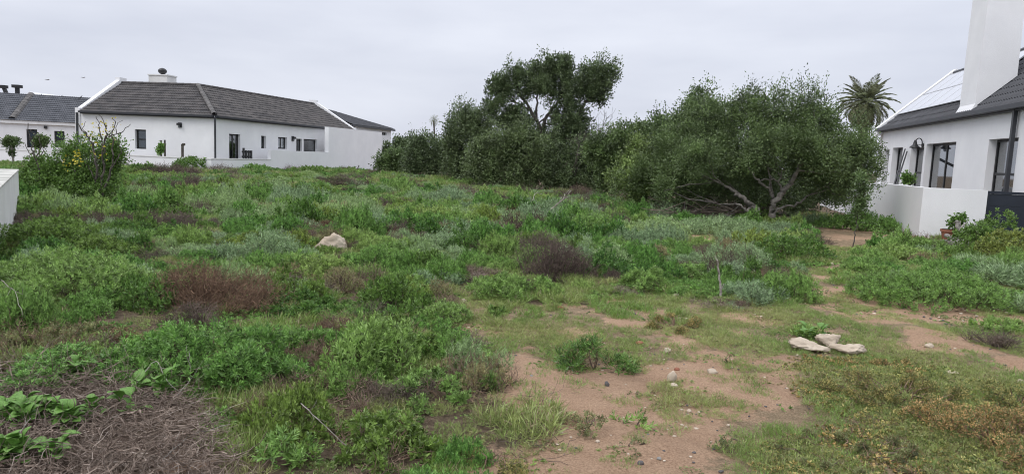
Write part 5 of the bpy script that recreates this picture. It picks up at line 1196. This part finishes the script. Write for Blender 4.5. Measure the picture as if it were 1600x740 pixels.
def scatter_cover(name, kind_meshes, spacing, y0, y1, prob, smin, smax, label, cat='ground cover'):
    P = []; y = y0
    while y < y1:
        st = spacing * max(1, y / 8); x = -y * .84 - .5
        while x < y * .84 + .5:
            P.append((x + random.uniform(-.5, .5) * st, y + random.uniform(-.5, .5) * st, st / spacing)); x += st
        y += st
    P = np.array(P); h_ = hgt(P[:, 0], P[:, 1]); a, b = proj(np.c_[P[:, :2], h_]); op = inpoly(a, b, OPEN); s_ = sandmask(a, b); s_ = np.clip(s_ + np.array([mnoise.fractal((p[0] * 1.1, p[1] * 1.1, 0), 1.0, 2.0, 4) for p in P]) * .95 * (s_ > .04), 0, 1); nz = np.array([fbm(p[0], p[1], 1.3, 5) for p in P])
    nz2 = np.array([fbm(p[0], p[1], 4.0, 15) for p in P])
    lm_ = np.interp(a, [0, 330, 560, 600, 700, 800, 950, 1100, 1300, 1400], [36, 36.2, 50, 46, 38, 33, 30, 26, 24, 17]); k = (RS.rand(len(P)) < prob(a, b, op, s_, nz + .5 * nz2)) & (P[:, 1] < lm_)
    P = P[k]; h_ = h_[k]; n = len(P); s = (smin + (smax - smin) * RS.rand(n)) * P[:, 2] ** .8
    R_a = np.zeros((n, 3)); R_a[:, 2] = RS.rand(n) * 6.28
    return gn_scatter(name, kind_meshes, np.c_[P[:, :2], h_ - .003], R_a, np.stack([s, s, s * .85], 1), np.clip(.4 + nz[k] + RS.randn(n) * .15, 0, 1), label, cat)
litter_zone = lambda a, b: inpoly(a, b, LIT)
rust_zone = [(1235, 560), (1330, 560), (1420, 565), (1560, 600), (1640, 600), (1700, 900), (1050, 900), (1150, 740), (1270, 660)]
scatter_cover('short_grass', patch('tuft', .10, .01, 1.3, 5, .55), .11, 3.0, 15, lambda a, b, op, s, n: np.where(op, np.clip(.90 - s * 1.1 + n * 1.0, .14, 1), .25) * ~litter_zone(a, b), .6, 1.3, 'short grass growing thinly over the sandy clearing', 'grass')
scatter_cover('ground_cover', patch('olive', .11, .02, 1.0, 5, .9), .14, 3.0, 15, lambda a, b, op, s, n: np.where(op, np.clip(.55 - s * .9 + n * .9, .09, 1), .3) * ~litter_zone(a, b), .5, 1.2, 'low creeping weeds over the clearing')
scatter_cover('ground_cover', patch('green', .10, .02, .5, 5, .5), .15, 3.0, 15, lambda a, b, op, s, n: np.where(op, np.clip(.50 - s * .8 + n * 1.0, .08, 1), .4) * np.where(litter_zone(a, b), .5, 1), .5, 1.1, 'small bright green weeds over the clearing')
scatter_cover('rusty_ground_cover', patch('rustlow', .12, .04, .9, 5, 1.1), .12, 3.0, 8.5, lambda a, b, op, s, n: inpoly(a, b, rust_zone) * np.clip(.75 + n * .7, 0, 1), .7, 1.5, 'rusty low scrub covering the lower right ground')
scatter_cover('undergrowth', patch('tuft', .22, .02, .9, 4, 1.3), .38, 3.5, 50, lambda a, b, op, s, n: np.where(op, .02, .5) * ~litter_zone(a, b) * (s < .5), .6, 1.2, 'rank grass between the scrub mounds', 'grass')
scatter_cover('undergrowth', patch('green', .24, .08, .7, 4, .9), .42, 4, 50, lambda a, b, op, s, n: np.where(op, .0, .4) * ~litter_zone(a, b) * (s < .5), .6, 1.2, 'leafy undergrowth between the scrub mounds')
scatter_cover('dry_undergrowth', protos['pale'] + protos['plum'][:2] + protos['rust'][:1], .42, 3.4, 45, lambda a, b, op, s, n: np.where(op, 0, .24) * np.where(litter_zone(a, b), .35, 1) * (s < .5), .35, .75, 'dry brown twigs between the green scrub mounds', 'dry scrub')
# the grassier green strip of the clearing
scatter_cover('long_grass', patch('tuft', .13, .02, 1.2, 4, 1.0), .17, 5, 12, lambda a, b, op, s, n: np.clip(1 - np.abs(b - 478) / 38., 0, 1) * (a > 600) * (a < 1130) * .65 + np.clip(1 - np.abs(b - 560) / 60., 0, 1) * (a > 170) * (a < 300) * .5, .7, 1.3, 'fresh longer grass along the near edge of the scrub', 'grass')
# fine grit and chips lying on the bare sand
def pebble(seed, fl=.6):
    bm = bmesh.new(); bmesh.ops.create_icosphere(bm, subdivisions=1, radius=1)
    r_ = random.Random(seed)
    for v in bm.verts: v.co = Vector((v.co.x * r_.uniform(.7, 1.15), v.co.y * r_.uniform(.6, 1.0), v.co.z * fl * r_.uniform(.6, 1.1)))
    V = np.array([v.co[:] for v in bm.verts]); T = np.array([[v.index for v in f.verts] for f in bm.faces]); bm.free(); return V, T
for nm, mt, cnt, s0, s1, lb in (('gravel', 'darkstone', 260, .004, .014, 'dark grit and small stones on the sand'), ('gravel', 'limestone', 260, .005, .016, 'pale grit and limestone chips on the sand')):
    mb = MB(); k = 0
    while k < cnt:
        yy = 3.1 + 9 * random.random() ** 1.3; x = random.uniform(-.2, .75) * yy
        a, b = proj([[x, yy, float(hgt(x, yy))]]); 
        if not inpoly(a, b, OPEN)[0]: continue
        if random.random() > .15 + sandmask(a, b)[0]: continue
        V, T = pebble(k); s = random.uniform(s0, s1) * (1 + (yy > 7) * .6); mb.add(V * s + np.array([x, yy, float(hgt(x, yy)) + s * .2]), None, T); k += 1
    ob = mb.build(nm, M[mt]); tag(ob, lb, 'gravel', kind='stuff')
# ------------------------------------------------------------------ rocks
def rock(px, py, w, h, label, mt='limestone', seed=1, dep=.7, yaw=0., group=None, name='rock', lobes=None, dist=None, sub=4, jag=.16, cut=(.62, .9), flat=True):
    b = gp(px, py) if dist is None else at(px, py, dist); s = b[1] / FPX; rx, rz = w * s / 2, h * s
    bm = bmesh.new(); bmesh.ops.create_icosphere(bm, subdivisions=sub, radius=1.0)
    off = Vector((seed * 3.1, seed * 1.7, seed * .9)); rr_ = random.Random(seed)
    planes = [(Vector((rr_.gauss(0, 1), rr_.gauss(0, 1), rr_.gauss(0, .8))).normalized(), rr_.uniform(*cut)) for _ in range(9)]
    for v in bm.verts:
        c = v.co.copy()
        for n_, d_ in planes:
            e = c.dot(n_) - d_
            if e > 0: c -= n_ * e * .85
        c *= 1 + jag * mnoise.fractal(c * 1.6 + off, 1, 2, 3) + jag * .35 * mnoise.fractal(c * 6 + off, .8, 2, 4)
        pit = mnoise.noise(c * 4.5 + off * 2); c *= 1 - .06 * max(0, pit - .25) * 4
        v.co = c
    xs = [v.co.x for v in bm.verts]; zs = [v.co.z for v in bm.verts]
    for v in bm.verts: v.co = Vector((v.co.x / max(map(abs, xs)) * rx, v.co.y * rx * dep, (v.co.z - min(zs)) / (max(zs) - min(zs)) * rz * 1.25 - rz * .2))
    me = bpy.data.meshes.new('rock'); bm.to_mesh(me); bm.free(); me.materials.append(M[mt])
    for p in me.polygons: p.use_smooth = True
    o = bpy.data.objects.new(name, me); COL.objects.link(o); o.location = (b[0], b[1] + rx * dep * .5, float(hgt(b[0], b[1])) if dist is None else b[2]); o.rotation_euler = (0, 0, yaw)
    return tag(o, label, name, group)
rock(516, 398, 54, 33, 'cream limestone boulder sitting in the green scrub left of centre', seed=4, dep=.7, jag=.22, cut=(.55, .9))
rock(1260, 549, 86, 18, 'flat cream rock, leftmost of three pale rocks on the clearing', seed=12, dep=.5, jag=.34, cut=(.4, .85), group='three pale rocks on the clearing')
rock(1297, 545, 42, 23, 'upright greyish rock in the middle of three pale rocks', seed=23, dep=.7, jag=.4, cut=(.4, .85), group='three pale rocks on the clearing')
rock(1336, 557, 72, 18, 'sloping pointed rock, rightmost of three pale rocks', seed=37, dep=.5, yaw=-.25, jag=.34, cut=(.35, .85), group='three pale rocks on the clearing')
for px, py, w, h, lb, mt, sd_ in ((1050, 598, 17, 19, 'pale pointed stone standing on the sand', 'limestone', 41), (1052, 605, 17, 7, 'flat pale stone at foot of the pointed stone on the sand', 'limestone', 42), (1113, 585, 18, 9, 'rounded pale stone on sand right of the pointed stone', 'limestone', 43), (1043, 550, 12, 7, 'small cream stone right of the lone bush', 'limestone', 44),
    (1453, 543, 15, 7, 'small white stone in weeds right of the three pale rocks', 'limestone', 45), (1022, 418, 12, 7, 'white stone among green bushes in the middle distance', 'limestone', 46), (724, 472, 6, 6, 'tiny white stone in short grass left of the clearing', 'limestone', 47), (875, 483, 14, 5, 'flat brown stone in the short grass', 'terracotta', 48),
    (948, 604, 9, 9, 'dark round stone in front of the lone bush', 'darkstone', 49), (1001, 727, 12, 8, 'dark blue-grey stone near the bottom edge of the sand', 'darkstone', 50), (1238, 448, 9, 7, 'white stone on the start of the sandy path', 'limestone', 51), (1077, 644, 9, 5, 'small pale stone on open sand below the pointed stone', 'limestone', 52), (1300, 415, 8, 5, 'small pale stone between path and big green bush', 'limestone', 53),
    (1372, 565, 10, 4, 'chip of pale stone right of the sloping rock', 'limestone', 54), (1488, 585, 22, 6, 'flat stone half sunk in weeds at lower right', 'limestone', 55), (1595, 598, 12, 6, 'cream stone at the right edge beside the path', 'limestone', 56), (1058, 580, 10, 6, 'brown stone just behind the pale pointed stone', 'terracotta', 57), (1000, 538, 14, 5, 'flat brown stone behind the lone bush', 'terracotta', 58), (1057, 463, 10, 5, 'pale flat stone on the grass before the green bushes', 'limestone', 59), (1545, 417, 36, 11, 'grey rockery stone nearest the yellow-green bush', 'greystone', 60),
    (1562, 413, 32, 14, 'larger rounded grey rockery stone beside the yellow-green bush', 'greystone', 61), (1480, 384, 26, 9, 'grey mossy rock under the driftwood', 'greystone', 62), (1500, 390, 30, 9, 'long grey rock in front of the driftwood', 'greystone', 63), (918, 536, 10, 5, 'small brown stone at the edge of the sand', 'terracotta', 64), (830, 590, 8, 5, 'grey chip on the left part of the sand', 'greystone', 65), (860, 630, 9, 5, 'grey chip on the sand near the olive mat', 'greystone', 66), (1030, 718, 8, 5, 'light grey chip near the bottom of the sand', 'greystone', 67), (1380, 375, 18, 6, 'pale stone at foot of the garden wall corner', 'limestone', 68), (1444, 376, 24, 6, 'cream stone against the garden wall corner', 'limestone', 69)):
    rock(px, py, w, h, lb, mt, sd_, name='stone', sub=3)
# ------------------------------------------------------------------ driftwood, branches, sticks
def stick(name, label, pts, r0, r1, mt='deadwood', cat='branch', side=0, group=None, sm=2):
    """pts: (px, py_ground, height_above_ground)"""
    P = []
    for p in pts:
        g_ = gp(p[0], p[1]); P.append([g_[0], g_[1], g_[2] + p[2]])
    P = np.array(P); tt = np.linspace(0, len(P) - 1, (len(P) - 1) * 5 + 1); Q = np.stack([np.interp(tt, np.arange(len(P)), P[:, a]) for a in range(3)], 1)
    for _ in range(2): Q[1:-1] = (Q[:-2] + 2 * Q[1:-1] + Q[2:]) / 4
    L_ = np.linalg.norm(P[-1] - P[0]); Q[1:-1] += RS.randn(len(Q) - 2, 3) * L_ * .006
    mb = MB(); mb.tube(Q, np.linspace(r0, r1, len(Q)), 7)
    for _ in range(side):
        k = RS.randint(2, len(Q) - 2); d = unit(Q[k + 1] - Q[k - 1]); d2 = unit(d + RS.randn(3) * .5 + np.array([0, 0, .25])); l = L_ * (.15 + .2 * RS.rand()); mb.tube([Q[k], Q[k] + d2 * l * .5, Q[k] + unit(d2 + RS.randn(3) * .2) * l], [r1 * 1.1, r1 * .8, r1 * .35], 5)
    o = Q[0].copy(); return tag(mb.build(name, M[mt], origin=o, smooth=True), label, cat, group)
stick('fallen_branch', 'bleached fallen branch sticking out of scrub in the middle distance', [(846, 344, .10), (862, 341, .26), (880, 343, .55), (890, 344, .78)], .022, .013, side=5)
stick('fallen_branch', 'thin curved dead branch arching left of the bleached one', [(836, 338, .1), (830, 335, .35), (836, 332, .6), (846, 332, .55)], .010, .006, side=2)
stick('dead_stick', 'upright grey dead stick leaning beside the compact blue-green bush', [(1127, 470, 0), (1124, 470, .18), (1118, 470, .42), (1116, 471, .5)], .018, .006, side=3)
for k, (pts_, lb) in enumerate((([(1040, 352, .05), (1080, 346, .25), (1130, 342, .30)], 'long dark dead branch lying left of the acacia trunk'), ([(1050, 350, .2), (1095, 345, .40), (1150, 338, .25)], 'pale dead branch lying on the brush pile left of the acacia'), ([(1065, 356, .05), (1100, 350, .12), (1145, 350, .3)], 'lowest dead branch in the brush pile under the acacia'), ([(1220, 352, .05), (1250, 350, .08), (1290, 353, .03)], 'dead branch on the ground right of the acacia trunk'))):
    stick('fallen_branch', lb, pts_, .035, .015, 'bark', side=5)
# brush pile under the acacia
mb = MB(); A_ = []; 
for _ in range(420):
    px = random.uniform(1035, 1165); g_ = gp(px, random.uniform(338, 352)); A_.append([g_[0], g_[1], g_[2] + random.uniform(.02, .42)])
A_ = np.array(A_); D_ = unit(RS.randn(len(A_), 3) * [1, .35, .18]); V, Q, _, _ = chains(A_, D_, .5 + .6 * RS.rand(len(A_)), .008 + .010 * RS.rand(len(A_)), 4, .16); bp_ = mesh_from('brush_pile', V - A_[0], Q, M['twig_plum']); o = link('brush_pile', bp_, loc=A_[0], tint=.8); tag(o, 'pile of dark dead branches in the shade left of the acacia trunk', 'brush pile', kind='stuff')
# driftwood by the pot
for pts_, r0, r1, lb in (([(1502, 392, .02), (1500, 388, .25), (1492, 388, .5), (1490, 388, .62)], .07, .03, 'pale forked driftwood log standing beside the terracotta pot'), ([(1480, 388, .12), (1500, 390, .16), (1524, 396, .08)], .085, .06, 'thick silver driftwood log lying over the rockery'), ([(1476, 385, .25), (1492, 388, .2), (1510, 392, .2)], .05, .035, 'dark driftwood limb across the grey rocks'), ([(1494, 390, .3), (1499, 390, .52), (1506, 390, .6)], .03, .012, 'short driftwood prong next to the forked log')):
    stick('driftwood', lb, pts_, r0, r1, 'driftwood', 'driftwood', 2)
# terracotta pot with its plant
g_ = gp(1481, 380); s = g_[1] / FPX; pw, ph = 11.5 * s, 22 * s
pot = thing('terracotta_pot', g_, 'terracotta pot against the white garden wall', 'pot')
mb = MB(); pr_ = [(0, .66), (.02, .68), (.82, .94), (.83, 1.06), (1.0, 1.08), (1.0, .95), (.9, .9), (.88, .02)]
mb.tube([g_ + Z * a * ph for a, _ in pr_], [r * pw for _, r in pr_], 20, caps=False).build('pot_body', M['terracotta'], pot, smooth=False)
MB().tube([g_ + Z * ph * .85, g_ + Z * ph * .9], pw * .88, 16).build('soil', M['brownstem'], pot)
tree('potted_plant', 'dark leafy plant growing from the terracotta pot', (1490, 382), g_[1] + .1, [(1488, 346, 7, 6), (1500, 348, 9, 5), (1492, 354, 6, 5), (1505, 342, 5, 4)], 900, .05, .025, [([(1484, 362), (1487, 352), (1490, 346)], .015, .006), ([(1484, 362), (1496, 352), (1504, 345)], .012, .005)], 'lf_deep', rc=.1, nb=3, cat='plant', nper=30)
tree('wall_plant', 'small upright plant showing above the garden wall before the narrow window', (1420, 300), 19.8, [(1416, 281, 4, 5), (1423, 282, 6, 5), (1413, 277, 2, 3)], 900, .06, .03, [([(1420, 300), (1420, 285)], .02, .01)], 'lf_deep', rc=.10, nb=2, cat='plant', nper=30)
# sapling
tree('sapling', 'thin sapling with a bare stem standing on the sandy path edge', (1332, 392), 14.0, [(1346, 318, 10, 14), (1340, 330, 10, 8), (1352, 300, 8, 12), (1345, 288, 8, 10)], 1500, .06, .018, [([(1332, 392), (1335, 372), (1337, 352), (1341, 330), (1347, 300), (1348, 285)], .022, .007)], 'lf_tree', 'bark_dark', rc=.14, nb=10, cat='sapling', nper=30)
# little dry stalks on the wall-foot, by the tall wall
stick('dead_stick', 'short dark stump standing before the tall blank wall', [(559, 270, 0), (559, 270, .35), (561, 270, .5)], .05, .02, 'bark_dark', side=3)
# ------------------------------------------------------------------ dead stem litter, bottom left
def region_pts(poly, n, y0, y1, xf0, xf1):
    R_p = []
    while len(R_p) < n:
        yy = RS.uniform(y0, y1); x = RS.uniform(xf0, xf1) * yy; a, b = proj([[x, yy, float(hgt(x, yy))]])
        if inpoly(a, b, poly)[0]: R_p.append([x, yy, float(hgt(x, yy))])
    return np.array(R_p)
P_ = region_pts(LIT, 6500, 2.6, 6.2, -1.0, -.28); P_[:, 2] += RS.rand(len(P_)) ** 1.6 * .12
D_ = unit(RS.randn(len(P_), 3) * [1, .8, .16]); V, Q, _, _ = chains(P_, D_, .10 + .22 * RS.rand(len(P_)), .0014 + .0034 * RS.rand(len(P_)) ** 3, 5, .42); V[:, 2] = np.maximum(V[:, 2], hgt(V[:, 0], V[:, 1]) + .003)
o = link('dead_stem_litter', mesh_from('litter', V, Q, M['twig_pale']), tint=.35); tag(o, 'matted pale dead stems covering the ground at bottom left', 'litter', kind='stuff')
P2_ = region_pts(LIT, 300, 2.6, 6.2, -1.0, -.28); P2_[:, 2] += .02 + RS.rand(len(P2_)) * .07
D2_ = unit(RS.randn(len(P2_), 3) * [1, .8, .1]); V, Q, _, _ = chains(P2_, D2_, .16 + .26 * RS.rand(len(P2_)), .0022 + .0026 * RS.rand(len(P2_)), 7, .36); g_ = hgt(V[:, 0], V[:, 1]); V[:, 2] = g_ + np.clip(V[:, 2] - g_, .006, None) ** .85 * .55 + .004
o = link('dead_stem_litter', mesh_from('litter', V, Q, M['twig_stem']), tint=.0); tag(o, 'thicker curling bleached stems lying on the matted litter at bottom left', 'litter', kind='stuff')
for pts_, lb in (([(215, 628, .12), (245, 612, .22), (262, 632, .14), (290, 640, .08)], 'pale curved dead stem arching behind the spoon-leaved plants'), ([(250, 735, .05), (300, 700, .08), (360, 690, .10)], 'long pale stem lying across the bottom of the litter'), ([(5, 505, .35), (25, 520, .33), (38, 545, .25)], 'thin pale stalk over scrub at the left edge'), ([(275, 640, .08), (300, 622, .12), (296, 600, .22)], 'forked pale stem in front of the lush green mound'),
                  ([(0, 735, .06), (30, 715, .12), (50, 700, .16)], 'dark-tipped stem crossing the bottom left plant'), ([(470, 690, .22), (500, 715, .2), (540, 730, .12)], 'straw-coloured stem lying on the bottom edge scrub')):
    stick('fallen_stick', lb, pts_, .0035, .0018, 'bark', 'stick', 3)
P_ = region_pts([(800, 640), (870, 600), (900, 700), (820, 760), (760, 700)], 60, 3.2, 5.5, -.1, .15); P_[:, 2] += .02
D_ = unit(RS.randn(len(P_), 3) * [1, 1, .25]); V, Q, _, _ = chains(P_, D_, .12 + .2 * RS.rand(len(P_)), .002, 4, .3); V[:, 2] = np.maximum(V[:, 2], hgt(V[:, 0], V[:, 1]) + .004)
o = link('fallen_twigs', mesh_from('fallen_twigs', V, Q, M['twig_plum']), tint=.2); tag(o, 'thin dark twigs strewn along the edge of the sand', 'twigs', kind='stuff')
# ------------------------------------------------------------------ spoon-leaved plants, every leaf its own mesh object
def spoon_mesh(v):
    nl, nw = 9, 4; V = []; rr_ = random.Random(v)
    c1, c2, cup = rr_.uniform(.2, .7), rr_.uniform(.5, 1.1), rr_.uniform(.15, .45)
    for i in range(nl + 1):
        t = i / nl; w = (.10 + .90 * math.sin(min(1, max(0, (t - .25) / .75)) ** .8 * math.pi * .93 + .12) ** .8 if t > .25 else .10) * .36
        if t > .97: w = .03
        x = t - .12 * c2 * t * t; z = c1 * .35 * math.sin(t * 2.2) - .38 * c2 * t ** 2.4
        for j in range(-nw // 2, nw // 2 + 1):
            u_ = j / (nw / 2); V.append((x, u_ * w, z + cup * w * u_ * u_ + .012 * math.sin(t * 9 + j * 2 + v)))
    k = nw + 1; Q = [[i * k + j, i * k + j + 1, (i + 1) * k + j + 1, (i + 1) * k + j] for i in range(nl) for j in range(nw)]
    V = np.array(V); V2 = V - np.array([0, 0, .012]); n = len(V); per = [i * k for i in range(nl + 1)] + [nl * k + j for j in range(1, k)] + [i * k + k - 1 for i in range(nl - 1, -1, -1)] + [j for j in range(k - 2, 0, -1)]
    Q2 = [[a + n for a in q[::-1]] for q in Q] + [[per[i], per[(i + 1) % len(per)], per[(i + 1) % len(per)] + n, per[i] + n] for i in range(len(per))]
    return mesh_from('leaf', np.r_[V, V2], Q + Q2, M['lf_broad'], smooth=True)
SPM = [spoon_mesh(v) for v in range(6)]
def spoon_plant(px, py, w, h, n, L, label, heads=1):
    c = gp(px, py); s = c[1] / FPX; rx = w * s / 2; t = thing('spoon_leaved_plant', c, label, 'plant', 'broad spoon-leaved plants in the foreground')
    hs = [(random.uniform(-1, 1) * rx * .75, random.uniform(-.5, .6) * rx * .5) for _ in range(heads)]
    for k in range(n):
        hx_, hy_ = hs[k % heads]; el = random.uniform(.25, 1.35); az = random.uniform(0, 6.283); l = L * random.uniform(.65, 1.15)
        link('leaf', random.choice(SPM), t, (hx_ + .02 * math.cos(az), hy_ + .02 * math.sin(az), .03 + random.uniform(0, .10)), (random.uniform(-.35, .35), -el, az), (l, l, l), tint=random.random())
spoon_plant(80, 672, 180, 60, 280, .08, 'large patch of broad spoon-leaved plants at left edge in the dead stems', 15)
spoon_plant(45, 735, 110, 60, 110, .085, 'broad-leaved plant cut off by the bottom left corner', 6)
spoon_plant(238, 628, 90, 50, 30, .10, 'broad-leaved plant in dead stems just below the lush green mound', 3)
spoon_plant(210, 660, 50, 30, 9, .11, 'small broad-leaved plant lower left of the lush green mound', 2)
spoon_plant(376, 606, 50, 34, 9, .12, 'broad-leaved plant tucked under right side of the lush green mound', 1)
spoon_plant(125, 596, 60, 30, 12, .10, 'broad-leaved plant at the back edge of the dead stems', 2)
spoon_plant(612, 582, 60, 24, 9, .09, 'pale round-leaved plant below the twiggy mound by the clearing', 2)
spoon_plant(1274, 533, 44, 22, 14, .11, 'bright spoon-leaved plant behind the leftmost pale rock', 2)
# ------------------------------------------------------------------ birds
def bird(px, py, dist, label, mt, flying=True, s=.5):
    c = at(px, py, dist); t = thing('bird', c, label, 'bird')
    body = [(-.5, .03, 0), (-.3, .07, 0), (0, .10, 0), (.3, .08, .03), (.42, .05, .05), (.5, .055, .06), (.58, .01, .05)]
    tilt = 0 if flying else .7
    P = np.array([[x * s * math.cos(tilt), 0, (x * math.sin(tilt) + z) * s] for x, r, z in body]) + c; MB().tube(P, [r * s for _, r, _ in body], 8).build('body', M[mt], t, smooth=True)
    if flying:
        for sg in (-1, 1):
            V = np.array([(-.12, 0, .02), (.16, 0, .02), (.2, sg * .45, .22), (-.05, sg * .45, .2), (.05, sg * 1.05, .1), (-.02, sg * 1.05, .1)]) * s
            Vb = V - np.array([0, 0, .02 * s]); R3 = np.array([[.35, -.93, 0], [.93, .35, 0], [0, 0, 1]])
            MB().add(np.r_[V, Vb] @ R3.T + c, [[0, 1, 2, 3], [3, 2, 4, 5], [6, 9, 8, 7], [9, 11, 10, 8], [0, 3, 9, 6], [1, 7, 8, 2], [3, 5, 11, 9], [2, 8, 10, 4]]).build('wing', M[mt], t)
    else:
        MB().tube([c - Z * .02 * s, c - Z * .28 * s], .02 * s, 5).build('legs', M[mt], t)
bird(74, 125, 90, 'left one of two tiny gulls flying over the grey-roofed house', 'gull', s=.5)
bird(130, 121.5, 100, 'right one of two tiny gulls flying above the left gable', 'gull', s=.5)
bird(125.5, 152.5, 40.4, 'dark bird perched on the left gable shoulder of the long house', 'darkbird', False, .28)
bird(95, 151.5, 55.5, 'small bird perched on the grey ridge nearest the gable', 'darkbird', False, .34)
bird(63, 149.5, 55.5, 'small bird perched on the grey ridge near the pale hip', 'darkbird', False, .34)
